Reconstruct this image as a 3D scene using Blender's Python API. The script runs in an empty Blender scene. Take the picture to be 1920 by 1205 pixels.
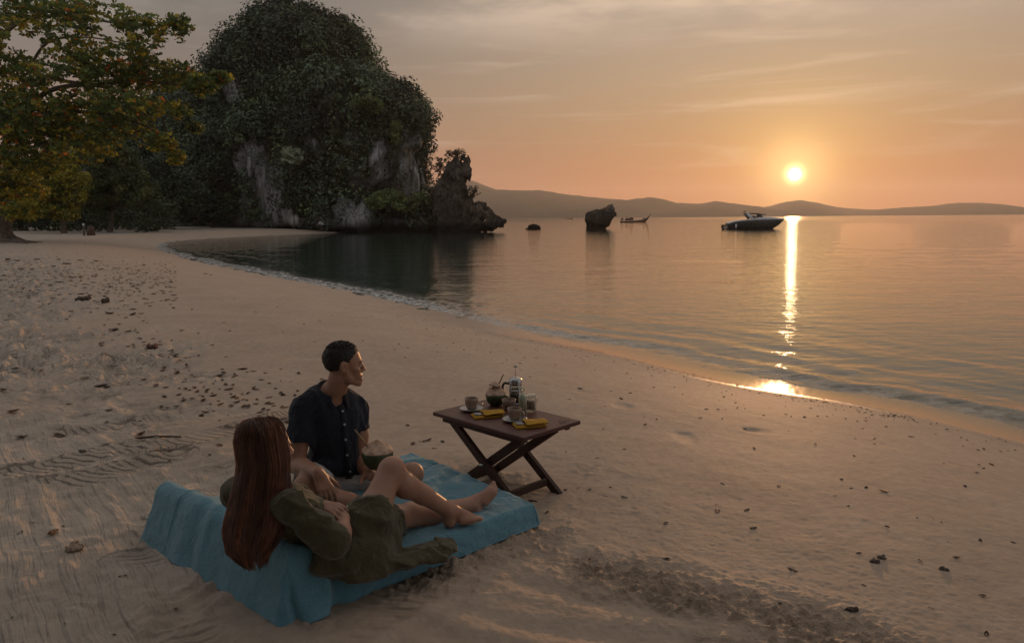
import bpy, math, random
import numpy as np
from mathutils import Vector, Matrix

S = bpy.context.scene
COL = S.collection
R = math.radians
rnd = random.Random(7)
rng = np.random.default_rng(7)

# ------------------------------------------------------------------ camera
F, HC = 1400.0, 2.2                       # focal length in 1920 px, eye height above the water
PITCH = math.atan((602.5 - 408) / F)
ROLL = R(0.42)
cd = bpy.data.cameras.new('camera')
cd.sensor_width = 36.0
cd.lens = 36.0 * F / 1920.0
cd.clip_start, cd.clip_end = 0.05, 30000
co = bpy.data.objects.new('camera', cd)
COL.objects.link(co)
co.matrix_world = (Matrix.Translation((0, 0, HC)) @ Matrix.Rotation(math.pi / 2 - PITCH, 4, 'X')
                   @ Matrix.Rotation(-ROLL, 4, 'Z'))
S.camera = co


def ray(u, v):
    x, y = (u - 960) / F, -(v - 602.5) / F
    c, s = math.cos(ROLL), math.sin(ROLL)
    x, y = x * c + y * s, -x * s + y * c
    return np.array([x, math.cos(PITCH) + y * math.sin(PITCH), -math.sin(PITCH) + y * math.cos(PITCH)])


def at(u, v, Y):                          # the place seen at photo pixel (u, v), Y metres ahead
    d = ray(u, v)
    return np.array([0, 0, HC]) + d * (Y / d[1])


def gz(u, v, z):                          # the place seen at photo pixel (u, v) at height z
    d = ray(u, v)
    return np.array([0, 0, HC]) + d * ((z - HC) / d[2])


def proj(P):
    P = np.asarray(P, float) - np.array([0, 0, HC])
    Yf = P[..., 1] * math.cos(PITCH) - P[..., 2] * math.sin(PITCH)
    x = P[..., 0] / Yf
    y = (P[..., 1] * math.sin(PITCH) + P[..., 2] * math.cos(PITCH)) / Yf
    c, s = math.cos(ROLL), math.sin(ROLL)
    return 960 + F * (x * c - y * s), 602.5 - F * (x * s + y * c)


# ------------------------------------------------------------------ sky, sun, exposure
SUN = ray(1490, 327)
SUN = SUN / np.linalg.norm(SUN)
SUN_EL = math.asin(SUN[2])
SUN_AZ = math.atan2(SUN[0], SUN[1])       # from +Y towards +X

S.view_settings.view_transform = 'Standard'
S.view_settings.look = 'None'
S.view_settings.exposure = 0.0
S.view_settings.gamma = 1.0
S.view_settings.use_curve_mapping = False
S.cycles.use_denoising = True
S.cycles.max_bounces = 8
S.cycles.diffuse_bounces = 3
S.cycles.glossy_bounces = 3
S.cycles.transmission_bounces = 6
S.cycles.transparent_max_bounces = 8
S.cycles.volume_bounces = 0
S.cycles.sample_clamp_indirect = 8.0
S.cycles.sample_clamp_direct = 14.0
S.cycles.use_adaptive_sampling = False
S.cycles.caustics_reflective = False
S.cycles.caustics_refractive = False

W = bpy.data.worlds.new('World')
S.world = W
W.use_nodes = True
nt = W.node_tree
nt.nodes.clear()


def wn(t, **kw):
    n = nt.nodes.new(t)
    for k, v in kw.items():
        setattr(n, k, v)
    return n


def wl(a, b):
    nt.links.new(a, b)


def wmath(op, a, b=None, c=None, clamp=False):
    n = wn('ShaderNodeMath', operation=op, use_clamp=clamp)
    for i, q in enumerate((a, b, c)):
        if q is None:
            continue
        if isinstance(q, (int, float)):
            n.inputs[i].default_value = q
        else:
            wl(q, n.inputs[i])
    return n.outputs[0]


def wramp(fac, stops):
    n = wn('ShaderNodeValToRGB')
    e = n.color_ramp.elements
    while len(e) < len(stops):
        e.new(0.5)
    for el, (p, c) in zip(e, stops):
        el.position = p
        el.color = (*c, 1)
    wl(fac, n.inputs[0])
    return n.outputs[0]


def wmix(fac, a, b, typ='MIX'):
    n = wn('ShaderNodeMix', data_type='RGBA', blend_type=typ, clamp_factor=True)
    for s_, q in ((n.inputs[0], fac), (n.inputs[6], a), (n.inputs[7], b)):
        if isinstance(q, (int, float)):
            s_.default_value = q
        elif isinstance(q, tuple):
            s_.default_value = (*q, 1)
        else:
            wl(q, s_)
    return n.outputs[2]


def wsmooth(x, a, b):
    n = wn('ShaderNodeMapRange', interpolation_type='SMOOTHSTEP')
    wl(x, n.inputs[0])
    n.inputs[1].default_value, n.inputs[2].default_value = a, b
    return n.outputs[0]


tc = wn('ShaderNodeTexCoord')
sep = wn('ShaderNodeSeparateXYZ')
wl(tc.outputs['Generated'], sep.inputs[0])
zc = wmath('MAXIMUM', sep.outputs[2], 0.0)
dot = wn('ShaderNodeVectorMath', operation='DOT_PRODUCT')
wl(tc.outputs['Generated'], dot.inputs[0])
dot.inputs[1].default_value = tuple(SUN)
ang = wmath('ARCCOSINE', wmath('MINIMUM', dot.outputs['Value'], 0.9999999))       # angle to the sun
hz = wn('ShaderNodeVectorMath', operation='MULTIPLY')
wl(tc.outputs['Generated'], hz.inputs[0])
hz.inputs[1].default_value = (1, 1, 0)
hn = wn('ShaderNodeVectorMath', operation='NORMALIZE')
wl(hz.outputs[0], hn.inputs[0])
hd = wn('ShaderNodeVectorMath', operation='DOT_PRODUCT')
wl(hn.outputs[0], hd.inputs[0])
hd.inputs[1].default_value = (math.sin(SUN_AZ), math.cos(SUN_AZ), 0)
haz = wmath('ARCCOSINE', wmath('MINIMUM', wmath('MAXIMUM', hd.outputs['Value'], -0.99999), 0.99999))

rampA = wramp(zc, [(0.0, (.54, .185, .085)), (.055, (.52, .23, .11)), (.11, (.49, .29, .155)), (.17, (.475, .335, .215)),
                   (.24, (.475, .37, .285)), (.32, (.46, .39, .325)), (.55, (.39, .365, .345)), (1.0, (.31, .315, .34))])
rampB = wramp(zc, [(0.0, (.40, .20, .13)), (.06, (.37, .20, .14)), (.12, (.30, .20, .15)), (.19, (.23, .19, .16)),
                   (.28, (.19, .18, .165)), (.4, (.23, .225, .22)), (.6, (.28, .285, .30)), (1.0, (.31, .315, .34))])
rampC = wramp(zc, [(0.0, (.42, .40, .42)), (.12, (.50, .49, .52)), (.3, (.48, .495, .54)), (.6, (.38, .395, .43)),
                   (1.0, (.31, .315, .34))])
sky = wmix(wsmooth(haz, R(4), R(44)), rampA, rampB)
sky = wmix(wsmooth(haz, R(46), R(100)), sky, rampC)

# thin drawn-out veils of high cloud
mp = wn('ShaderNodeMapping')
wl(tc.outputs['Generated'], mp.inputs[0])
mp.inputs['Rotation'].default_value = (R(2), R(-6), R(20))
mp.inputs['Scale'].default_value = (2.2, 2.2, 26)
ns = wn('ShaderNodeTexNoise')
wl(mp.outputs[0], ns.inputs['Vector'])
ns.inputs['Scale'].default_value = 1.5
ns.inputs['Detail'].default_value = 9
ns.inputs['Roughness'].default_value = 0.58
ns.inputs['Distortion'].default_value = 0.7
veil = wsmooth(ns.outputs[0], .50, .80)
mp2 = wn('ShaderNodeMapping')
wl(tc.outputs['Generated'], mp2.inputs[0])
mp2.inputs['Location'].default_value = (3.1, 1.7, 0.4)
mp2.inputs['Scale'].default_value = (3.0, 3.0, 11)
ns2 = wn('ShaderNodeTexNoise')
wl(mp2.outputs[0], ns2.inputs['Vector'])
ns2.inputs['Scale'].default_value = 1.1
ns2.inputs['Detail'].default_value = 8
ns2.inputs['Roughness'].default_value = 0.6
bank = wmath('MULTIPLY', wsmooth(ns2.outputs[0], .40, .66), wsmooth(zc, .195, .262))
lit = wmix(wsmooth(haz, R(0), R(50)), (.86, .64, .46), (.44, .385, .34))
sky = wmix(wmath('MULTIPLY', veil, wmath('MULTIPLY', wsmooth(zc, .02, .10), .46)), sky, lit)
sky = wmix(wmath('MULTIPLY', bank, .85), sky, lit)


def gauss(sig):
    q = wmath('DIVIDE', ang, sig)
    return wmath('EXPONENT', wmath('MULTIPLY', wmath('MULTIPLY', q, q), -1.0))


def wadd(a, col, fac):
    n = wn('ShaderNodeMix', data_type='RGBA', blend_type='ADD', clamp_factor=False)
    wl(fac, n.inputs[0])
    wl(a, n.inputs[6])
    n.inputs[7].default_value = (*col, 1)
    return n.outputs[2]


sky = wadd(sky, (.31, .18, .036), gauss(R(5.6)))
sky = wadd(sky, (.7, .5, .2), gauss(R(2.2)))
sky = wadd(sky, (4, 3.1, 1.5), gauss(R(.50)))
sky = wadd(sky, (60, 46, 26), wsmooth(ang, R(.42), R(.33)))

nish = wn('ShaderNodeTexSky', sky_type='NISHITA', sun_disc=False)
nish.sun_elevation = SUN_EL
nish.sun_rotation = SUN_AZ
nish.dust_density = 3.0
nadd = wn('ShaderNodeBackground')
wl(nish.outputs[0], nadd.inputs[0])
nadd.inputs[1].default_value = 0.003
bg = wn('ShaderNodeBackground')
wl(sky, bg.inputs[0])
bg.inputs[1].default_value = 0.93
addsh = wn('ShaderNodeAddShader')
wl(bg.outputs[0], addsh.inputs[0])
wl(nadd.outputs[0], addsh.inputs[1])
wo = wn('ShaderNodeOutputWorld')
wl(addsh.outputs[0], wo.inputs[0])
W.cycles.sampling_method = 'MANUAL'
W.cycles.sample_map_resolution = 1024

sl = bpy.data.lights.new('sun', 'SUN')
sl.energy = 1.6
sl.angle = R(0.53)
sl.color = (1.0, .50, .22)
so = bpy.data.objects.new('sun', sl)
COL.objects.link(so)
so.rotation_euler = Vector(-SUN).to_track_quat('-Z', 'Y').to_euler()
so.location = (0, 0, 50)

# ------------------------------------------------------------------ numeric tools
def _hash(ix, iy, iz, seed):
    h = (ix.astype(np.int64) * 374761393 + iy.astype(np.int64) * 668265263 + iz.astype(np.int64) * 2147483647
         + seed * 974711) & 0xFFFFFFFF
    h = ((h ^ (h >> 13)) * 1274126177) & 0xFFFFFFFF
    h = ((h ^ (h >> 16)) * 2246822519) & 0xFFFFFFFF
    return ((h ^ (h >> 15)) & 0xFFFFFF).astype(np.float32) / np.float32(0xFFFFFF)


def noise3(p, seed=0):
    p = np.asarray(p, np.float64)
    i = np.floor(p).astype(np.int64)
    f = (p - i).astype(np.float32)
    f = f * f * f * (f * (f * 6 - 15) + 10)
    out = np.zeros(len(p), np.float32)
    for dx in (0, 1):
        wx = f[:, 0] if dx else 1 - f[:, 0]
        for dy in (0, 1):
            wy = f[:, 1] if dy else 1 - f[:, 1]
            for dz in (0, 1):
                wz = f[:, 2] if dz else 1 - f[:, 2]
                out += wx * wy * wz * _hash(i[:, 0] + dx, i[:, 1] + dy, i[:, 2] + dz, seed)
    return out * 2 - 1


def noise2(p, seed=0):
    p = np.asarray(p, np.float64)
    i = np.floor(p).astype(np.int64)
    f = (p - i).astype(np.float32)
    f = f * f * f * (f * (f * 6 - 15) + 10)
    z = np.zeros(len(p), np.int64)
    out = np.zeros(len(p), np.float32)
    for dx in (0, 1):
        wx = f[:, 0] if dx else 1 - f[:, 0]
        for dy in (0, 1):
            wy = f[:, 1] if dy else 1 - f[:, 1]
            out += wx * wy * _hash(i[:, 0] + dx, i[:, 1] + dy, z, seed)
    return out * 2 - 1


def fbm(p, octv=4, seed=0, gain=.5):
    p = np.asarray(p, float)
    fn = noise2 if p.shape[1] == 2 else noise3
    a, s, out = 1.0, 1.0, 0
    for o in range(octv):
        out = out + a * fn(p * s + o * 17.3, seed + o)
        a *= gain
        s *= 2.03
    return out


def sstep(x, a, b):
    t = np.clip((x - a) / (b - a), 0, 1)
    return t * t * (3 - 2 * t)


# ------------------------------------------------------------------ object helpers
def mk(name, verts, faces, mat=None, parent=None, smooth=True, col=None, attrs=None):
    """One mesh object from arrays. faces: array (n,k) or a list of such arrays."""
    if not isinstance(faces, list):
        faces = [faces]
    verts = np.asarray(verts, np.float32)
    me = bpy.data.meshes.new(name)
    me.vertices.add(len(verts))
    me.vertices.foreach_set('co', verts.ravel())
    fs = [np.asarray(f, np.int32) for f in faces if len(f)]
    nl = sum(f.size for f in fs)
    nf = sum(len(f) for f in fs)
    me.loops.add(nl)
    me.loops.foreach_set('vertex_index', np.concatenate([f.ravel() for f in fs]))
    me.polygons.add(nf)
    tot = np.concatenate([np.full(len(f), f.shape[1], np.int32) for f in fs])
    me.polygons.foreach_set('loop_start', np.concatenate([[0], np.cumsum(tot)[:-1]]).astype(np.int32))
    me.polygons.foreach_set('loop_total', tot)
    me.polygons.foreach_set('use_smooth', np.full(nf, smooth, bool))
    if col is not None:
        a = me.color_attributes.new('Col', 'FLOAT_COLOR', 'POINT')
        c = np.ones((len(verts), 4), np.float32)
        c[:, :3] = col
        a.data.foreach_set('color', c.ravel())
    for k, v in (attrs or {}).items():
        a = me.attributes.new(k, 'FLOAT', 'POINT')
        a.data.foreach_set('value', np.asarray(v, np.float32))
    me.update(calc_edges=True)
    me.validate()
    if mat:
        me.materials.append(mat)
    o = bpy.data.objects.new(name, me)
    COL.objects.link(o)
    if parent:
        o.parent = parent
    return o


def tag(o, label=None, cat=None, group=None, kind=None):
    for k, v in (('label', label), ('category', cat), ('group', group), ('kind', kind)):
        if v:
            o[k] = v
    return o


def empty(name, loc, label, cat, group=None):
    o = bpy.data.objects.new(name, None)
    COL.objects.link(o)
    o.location = [float(q) for q in loc]
    o.empty_display_size = 0.1
    return tag(o, label, cat, group)


def part(name, verts, faces, mat, root, **kw):
    """A part given in world coordinates under a root that may sit anywhere."""
    v = np.asarray(verts, float)
    org = np.zeros(3)
    q = root
    while q is not None:
        org = org + np.array(q.location)
        q = q.parent
    return mk(name, v - org, faces, mat, root, **kw)


class MB:
    """Collects shapes into one mesh."""
    def __init__(s):
        s.v, s.f3, s.f4, s.n, s.c = [], [], [], 0, []

    def add(s, v, f, c=None):
        v = np.asarray(v, float).reshape(-1, 3)
        f = np.asarray(f, int)
        (s.f3 if f.shape[1] == 3 else s.f4).append(f + s.n)
        s.v.append(v)
        s.c.append(np.tile(c if c is not None else (1, 1, 1), (len(v), 1)) if c is None or np.ndim(c) == 1 else c)
        s.n += len(v)

    def box(s, c, size, M=None, bev=0.0):
        h = np.asarray(size, float) / 2
        if bev <= 0:
            v = np.array([[x, y, z] for x in (-1, 1) for y in (-1, 1) for z in (-1, 1)]) * h
            f = [[0, 1, 3, 2], [4, 6, 7, 5], [0, 4, 5, 1], [2, 3, 7, 6], [0, 2, 6, 4], [1, 5, 7, 3]]
            if M is not None:
                v = v @ np.asarray(M, float).T
            s.add(v + np.asarray(c, float), f)
            return
        b = bev
        vs, idx = [], {}
        for x in (-1, 1):
            for y in (-1, 1):
                for z in (-1, 1):
                    for ax in range(3):
                        q = np.array([x, y, z], float) * (h - b)
                        q[ax] = (x, y, z)[ax] * h[ax]
                        idx[(x, y, z, ax)] = len(vs)
                        vs.append(q)
        f4, f3 = [], []
        for ax in range(3):
            o1, o2 = [a for a in range(3) if a != ax]
            for sg in (-1, 1):
                ring = []
                for p, q in ((-1, -1), (1, -1), (1, 1), (-1, 1)):
                    k = [0, 0, 0]
                    k[ax], k[o1], k[o2] = sg, p, q
                    ring.append(idx[(*k, ax)])
                f4.append(ring if (sg > 0) == (ax != 1) else ring[::-1])
            for p in (-1, 1):
                for q in (-1, 1):
                    k0, k1 = [0, 0, 0], [0, 0, 0]
                    k0[ax], k0[o1], k0[o2] = -1, p, q
                    k1[ax], k1[o1], k1[o2] = 1, p, q
                    f4.append([idx[(*k0, o1)], idx[(*k1, o1)], idx[(*k1, o2)], idx[(*k0, o2)]])
        for x in (-1, 1):
            for y in (-1, 1):
                for z in (-1, 1):
                    f3.append([idx[(x, y, z, a)] for a in range(3)])
        v = np.array(vs)
        if M is not None:
            v = v @ np.asarray(M, float).T
        v = v + np.asarray(c, float)
        n0 = s.n
        s.add(v, f4)
        s.f3.append(np.array(f3) + n0)

    def bar(s, a, b, w, t, up=(0, 0, 1), bev=0.0):
        a, b = np.asarray(a, float), np.asarray(b, float)
        d = b - a
        L = np.linalg.norm(d)
        d = d / L
        x = np.cross(up, d)
        x /= np.linalg.norm(x)
        y = np.cross(d, x)
        s.box((a + b) / 2, (w, t, L), np.array([x, y, d]).T, bev)

    def tube(s, pts, rad, n=8, cap=True, c=None):
        pts = np.asarray(pts, float)
        rad = np.broadcast_to(np.asarray(rad, float), (len(pts),))
        tg = np.gradient(pts, axis=0)
        tg /= np.linalg.norm(tg, axis=1)[:, None] + 1e-12
        ref = np.array([0, 0, 1.0]) if abs(tg[0][2]) < .9 else np.array([1.0, 0, 0])
        rings = []
        x = np.cross(ref, tg[0])
        for i in range(len(pts)):
            x = x - tg[i] * np.dot(x, tg[i])
            x /= np.linalg.norm(x) + 1e-12
            y = np.cross(tg[i], x)
            a = np.arange(n) * 2 * math.pi / n
            rings.append(pts[i] + rad[i] * (np.cos(a)[:, None] * x + np.sin(a)[:, None] * y))
        v = np.concatenate(rings)
        k = np.arange(n)
        f = np.concatenate([np.stack([i * n + k, i * n + (k + 1) % n, (i + 1) * n + (k + 1) % n, (i + 1) * n + k], 1)
                            for i in range(len(pts) - 1)])
        n0 = s.n
        s.add(v, f, c)
        if cap:
            m = (len(pts) - 1) * n
            s.f3.append(np.array([[n0, n0 + i + 1, n0 + i] for i in range(1, n - 1)]))
            s.f3.append(np.array([[n0 + m, n0 + m + i, n0 + m + i + 1] for i in range(1, n - 1)]))

    def lathe(s, prof, c=(0, 0, 0), n=24, M=None):
        """prof: (r, z) from the bottom outside round to the inside; open or closed on the axis."""
        prof = np.asarray(prof, float)
        a = np.arange(n) * 2 * math.pi / n
        v = np.concatenate([np.stack([r * np.cos(a), r * np.sin(a), np.full(n, z)], 1) for r, z in prof])
        k = np.arange(n)
        f = np.concatenate([np.stack([i * n + k, i * n + (k + 1) % n, (i + 1) * n + (k + 1) % n, (i + 1) * n + k], 1)
                            for i in range(len(prof) - 1)])
        if M is not None:
            v = v @ np.asarray(M, float).T
        s.add(v + np.asarray(c, float), f)

    def build(s, name, mat, root=None, smooth=True, color=False):
        v = np.concatenate(s.v)
        fs = []
        if s.f3:
            fs.append(np.concatenate(s.f3))
        if s.f4:
            fs.append(np.concatenate(s.f4))
        kw = dict(smooth=smooth)
        if color:
            kw['col'] = np.concatenate(s.c)
        return part(name, v, fs, mat, root, **kw) if root else mk(name, v, fs, mat, **kw)


class SDF:
    """Shapes blended into one continuous surface on a voxel grid."""
    def __init__(s, lo, hi, vox):
        s.lo, s.vox = np.asarray(lo, float), vox
        s.n = np.ceil((np.asarray(hi, float) - s.lo) / vox).astype(int) + 1
        s.D = np.full(s.n, 1e3, np.float32)
        s.ax = [s.lo[i] + vox * np.arange(s.n[i]) for i in range(3)]

    def _blk(s, lo, hi):
        i0 = np.maximum(np.floor((lo - s.lo) / s.vox).astype(int), 0)
        i1 = np.minimum(np.ceil((hi - s.lo) / s.vox).astype(int) + 1, s.n)
        if np.any(i1 <= i0):
            return None, None
        sl_ = tuple(slice(i0[k], i1[k]) for k in range(3))
        X = [s.ax[k][sl_[k]].astype(np.float32) for k in range(3)]
        return sl_, (X[0][:, None, None], X[1][None, :, None], X[2][None, None, :])

    def _put(s, sl_, d, k, sub):
        D = s.D[sl_]
        if sub:
            d = -d
            h = np.clip(.5 - .5 * (D - d) / k, 0, 1)
            s.D[sl_] = D * (1 - h) + d * h + k * h * (1 - h)
        else:
            h = np.clip(.5 + .5 * (D - d) / k, 0, 1)
            s.D[sl_] = np.where(D > 500, d, D * (1 - h) + d * h - k * h * (1 - h))

    def cap(s, a, b, ra, rb=None, k=.02, sub=False):
        rb = ra if rb is None else rb
        a, b = np.asarray(a, float), np.asarray(b, float)
        m = max(ra, rb) + 2 * k + 3 * s.vox
        sl_, X = s._blk(np.minimum(a, b) - m, np.maximum(a, b) + m)
        if sl_ is None:
            return
        d = b - a
        L2 = float(d @ d) + 1e-12
        P = [X[i] - a[i] for i in range(3)]
        t = np.clip((P[0] * d[0] + P[1] * d[1] + P[2] * d[2]) / L2, 0, 1)
        q = np.sqrt((P[0] - t * d[0]) ** 2 + (P[1] - t * d[1]) ** 2 + (P[2] - t * d[2]) ** 2) - (ra + (rb - ra) * t)
        s._put(sl_, q, k, sub)

    def chain(s, pts, rad, k=.02, sub=False):
        for i in range(len(pts) - 1):
            s.cap(pts[i], pts[i + 1], rad[i], rad[i + 1], k, sub)

    def ell(s, c, r, M=None, k=.02, sub=False):
        c, r = np.asarray(c, float), np.asarray(r, float)
        m = float(r.max()) + 2 * k + 3 * s.vox
        sl_, X = s._blk(c - m, c + m)
        if sl_ is None:
            return
        P = [X[i] - c[i] for i in range(3)]
        if M is not None:
            M = np.asarray(M, float)
            P = [P[0] * M[0, j] + P[1] * M[1, j] + P[2] * M[2, j] for j in range(3)]
        k0 = np.sqrt((P[0] / r[0]) ** 2 + (P[1] / r[1]) ** 2 + (P[2] / r[2]) ** 2)
        k1 = np.sqrt((P[0] / r[0] ** 2) ** 2 + (P[1] / r[1] ** 2) ** 2 + (P[2] / r[2] ** 2) ** 2) + 1e-9
        s._put(sl_, k0 * (k0 - 1) / k1, k, sub)

    def field(s, fn, lo, hi, k=.02, sub=False):
        sl_, X = s._blk(np.asarray(lo, float), np.asarray(hi, float))
        s._put(sl_, fn(*X).astype(np.float32), k, sub)

    def disp(s, fn, band):
        m = np.abs(s.D) < band
        idx = np.argwhere(m)
        p = s.lo + idx * s.vox
        s.D[m] += fn(p).astype(np.float32)

    def mesh(s, smooth=1):
        D = s.D
        sg = D < 0
        nx, ny, nz = D.shape
        cnt = np.zeros((nx - 1, ny - 1, nz - 1), np.int8)
        for i in (0, 1):
            for j in (0, 1):
                for k in (0, 1):
                    cnt += sg[i:nx - 1 + i, j:ny - 1 + j, k:nz - 1 + k]
        act = (cnt > 0) & (cnt < 8)
        cells = np.argwhere(act)
        vid = np.full(act.shape, -1, np.int32)
        vid[act] = np.arange(len(cells))
        cor = {}
        for i in (0, 1):
            for j in (0, 1):
                for k in (0, 1):
                    cor[(i, j, k)] = D[cells[:, 0] + i, cells[:, 1] + j, cells[:, 2] + k]
        acc = np.zeros((len(cells), 3), np.float32)
        num = np.zeros(len(cells), np.float32)
        ks = list(cor)
        for a in ks:
            for ax in range(3):
                if a[ax] == 0:
                    b = list(a)
                    b[ax] = 1
                    va, vb = cor[a], cor[tuple(b)]
                    cr = (va < 0) != (vb < 0)
                    t = np.where(cr, va / np.where(cr, va - vb, 1), 0)
                    for q in range(3):
                        acc[:, q] += np.where(cr, a[q] + (t if q == ax else 0), 0)
                    num += cr
        V = s.lo + (cells + acc / num[:, None]) * s.vox
        Fs = []
        for ax in range(3):
            o1, o2 = (ax + 1) % 3, (ax + 2) % 3
            sl0 = [slice(1, -1)] * 3
            sl1 = [slice(1, -1)] * 3
            sl0[ax], sl1[ax] = slice(0, -1), slice(1, None)
            a, b = sg[tuple(sl0)], sg[tuple(sl1)]
            for flip in (0, 1):
                e = np.argwhere((a & ~b) if not flip else (~a & b))
                if not len(e):
                    continue
                off = np.ones(3, int)
                off[ax] = 0
                e = e + off
                q = []
                for d1, d2 in ((-1, -1), (0, -1), (0, 0), (-1, 0)):
                    c = e.copy()
                    c[:, o1] += d1
                    c[:, o2] += d2
                    q.append(vid[c[:, 0], c[:, 1], c[:, 2]])
                q = np.stack(q, 1)
                Fs.append(q[:, ::-1] if flip else q)
        Fc = np.concatenate(Fs)
        Fc = Fc[(Fc >= 0).all(1)]
        for _ in range(smooth):
            V = relax(V, Fc)
        return V, Fc


def relax(V, Fc, w=.6):
    acc = np.zeros_like(V)
    num = np.zeros(len(V))
    k = Fc.shape[1]
    for i in range(k):
        a, b = Fc[:, i], Fc[:, (i + 1) % k]
        for p, q in ((a, b), (b, a)):
            for c in range(3):
                acc[:, c] += np.bincount(p, V[q, c], len(V))
            num += np.bincount(p, minlength=len(V))
    return V * (1 - w) + w * acc / np.maximum(num, 1)[:, None]


def vnormals(V, Fc):
    n = np.cross(V[Fc[:, 1]] - V[Fc[:, 0]], V[Fc[:, 2]] - V[Fc[:, 0]])
    out = np.zeros_like(V)
    for i in range(Fc.shape[1]):
        for c in range(3):
            out[:, c] += np.bincount(Fc[:, i], n[:, c], len(V))
    return out / (np.linalg.norm(out, axis=1)[:, None] + 1e-12)


def spline(P, n=8):
    P = np.asarray(P, float)
    Q = np.vstack([2 * P[0] - P[1], P, 2 * P[-1] - P[-2]])
    out = []
    for i in range(1, len(Q) - 2):
        for t in np.linspace(0, 1, n, endpoint=False):
            a, b, c, d = Q[i - 1], Q[i], Q[i + 1], Q[i + 2]
            out.append(.5 * (2 * b + (c - a) * t + (2 * a - 5 * b + 4 * c - d) * t * t + (3 * b - a - 3 * c + d) * t ** 3))
    out.append(P[-1])
    return np.array(out)


def seg_dist(P, L, sign=False):
    """Distance of points P (n,2) from polyline L, with the along-line position; signed positive on its left."""
    P = np.asarray(P, np.float32)
    A, B = L[:-1].astype(np.float32), L[1:].astype(np.float32)
    D = B - A
    ln = np.linalg.norm(D, axis=1)
    cum = np.concatenate([[0], np.cumsum(ln)[:-1]])
    best = np.full(len(P), 1e9, np.float32)
    sgn = np.ones(len(P), np.float32)
    al = np.zeros(len(P), np.float32)
    for i in range(len(A)):
        t = np.clip(((P - A[i]) @ D[i]) / (ln[i] ** 2 + 1e-12), 0, 1)
        q = P - A[i] - t[:, None] * D[i]
        d2 = (q * q).sum(1)
        m = d2 < best
        best = np.where(m, d2, best)
        cr = D[i, 0] * (P[:, 1] - A[i, 1]) - D[i, 1] * (P[:, 0] - A[i, 0])
        sgn = np.where(m, np.sign(cr), sgn)
        al = np.where(m, cum[i] + t * ln[i], al)
    d = np.sqrt(best)
    return (d * sgn if sign else d), al, sgn


# ------------------------------------------------------------------ materials
class NT:
    def __init__(s, name):
        s.m = bpy.data.materials.new(name)
        s.m.use_nodes = True
        s.t = s.m.node_tree
        s.b = s.t.nodes['Principled BSDF']

    def n(s, t, **kw):
        q = s.t.nodes.new(t)
        for k, v in kw.items():
            setattr(q, k, v)
        return q

    def l(s, a, b):
        s.t.links.new(a, b)

    def noise(s, scale, detail=4, rough=.55, vec=None, dist=0.0, stretch=None):
        q = s.n('ShaderNodeTexNoise')
        q.inputs['Scale'].default_value = scale
        q.inputs['Detail'].default_value = detail
        q.inputs['Roughness'].default_value = rough
        q.inputs['Distortion'].default_value = dist
        if vec is None:
            g = s.n('ShaderNodeNewGeometry')
            vec = g.outputs['Position']
        if stretch:
            mp_ = s.n('ShaderNodeMapping')
            mp_.inputs['Scale'].default_value = stretch
            s.l(vec, mp_.inputs[0])
            vec = mp_.outputs[0]
        s.l(vec, q.inputs['Vector'])
        return q.outputs[0]

    def ramp(s, fac, stops):
        q = s.n('ShaderNodeValToRGB')
        e = q.color_ramp.elements
        while len(e) < len(stops):
            e.new(.5)
        for el, (p, c) in zip(e, stops):
            el.position = p
            el.color = (*c, 1)
        s.l(fac, q.inputs[0])
        return q.outputs[0]

    def mix(s, fac, a, b, typ='MIX'):
        q = s.n('ShaderNodeMix', data_type='RGBA', blend_type=typ)
        for k, v in ((0, fac), (6, a), (7, b)):
            if isinstance(v, (int, float)):
                q.inputs[k].default_value = v
            elif isinstance(v, tuple):
                q.inputs[k].default_value = (*v, 1)
            else:
                s.l(v, q.inputs[k])
        return q.outputs[2]

    def mr(s, x, a, b, c=0., d=1., smooth=True):
        q = s.n('ShaderNodeMapRange')
        if smooth:
            q.interpolation_type = 'SMOOTHSTEP'
        s.l(x, q.inputs[0])
        for i, v in enumerate((a, b, c, d)):
            q.inputs[i + 1].default_value = v
        return q.outputs[0]

    def math(s, op, a, b=0.0):
        q = s.n('ShaderNodeMath', operation=op)
        for i, v in enumerate((a, b)):
            if isinstance(v, (int, float)):
                q.inputs[i].default_value = v
            else:
                s.l(v, q.inputs[i])
        return q.outputs[0]

    def attr(s, name, fac=True):
        q = s.n('ShaderNodeAttribute', attribute_name=name)
        return q.outputs['Fac'] if fac else q.outputs['Color']

    def bump(s, h, dist, strength=1.0, prev=None):
        q = s.n('ShaderNodeBump')
        q.inputs['Strength'].default_value = strength
        q.inputs['Distance'].default_value = dist
        s.l(h, q.inputs['Height'])
        if prev is not None:
            s.l(prev, q.inputs['Normal'])
        return q.outputs[0]

    def set(s, **kw):
        for k, v in kw.items():
            i = s.b.inputs[k.replace('_', ' ')]
            if isinstance(v, (int, float)):
                i.default_value = v
            elif isinstance(v, tuple):
                i.default_value = (*v, 1) if len(i.default_value) == 4 else v
            else:
                s.l(v, i)
        return s.m


def simple(name, a, b=None, rough=.6, scale=8, bump=0.0, bscale=60, metal=0.0, detail=4, stretch=None, lo=.35, hi=.65, **kw):
    """Two-tone noise material with fine relief."""
    t = NT(name)
    b = b or tuple(q * .8 for q in a)
    tcn = t.n('ShaderNodeTexCoord')
    vec = tcn.outputs['Object']
    nz = t.noise(scale, detail, vec=vec, stretch=stretch)
    t.set(Base_Color=t.ramp(nz, [(lo, b), (hi, a)]), Metallic=metal)
    t.set(Roughness=t.mr(nz, 0, 1, max(rough - .08, 0), min(rough + .08, 1)))
    if bump:
        t.set(Normal=t.bump(t.noise(bscale, 3, vec=vec, stretch=stretch), bump))
    for k, v in kw.items():
        t.set(**{k: v})
    return t.m


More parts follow.
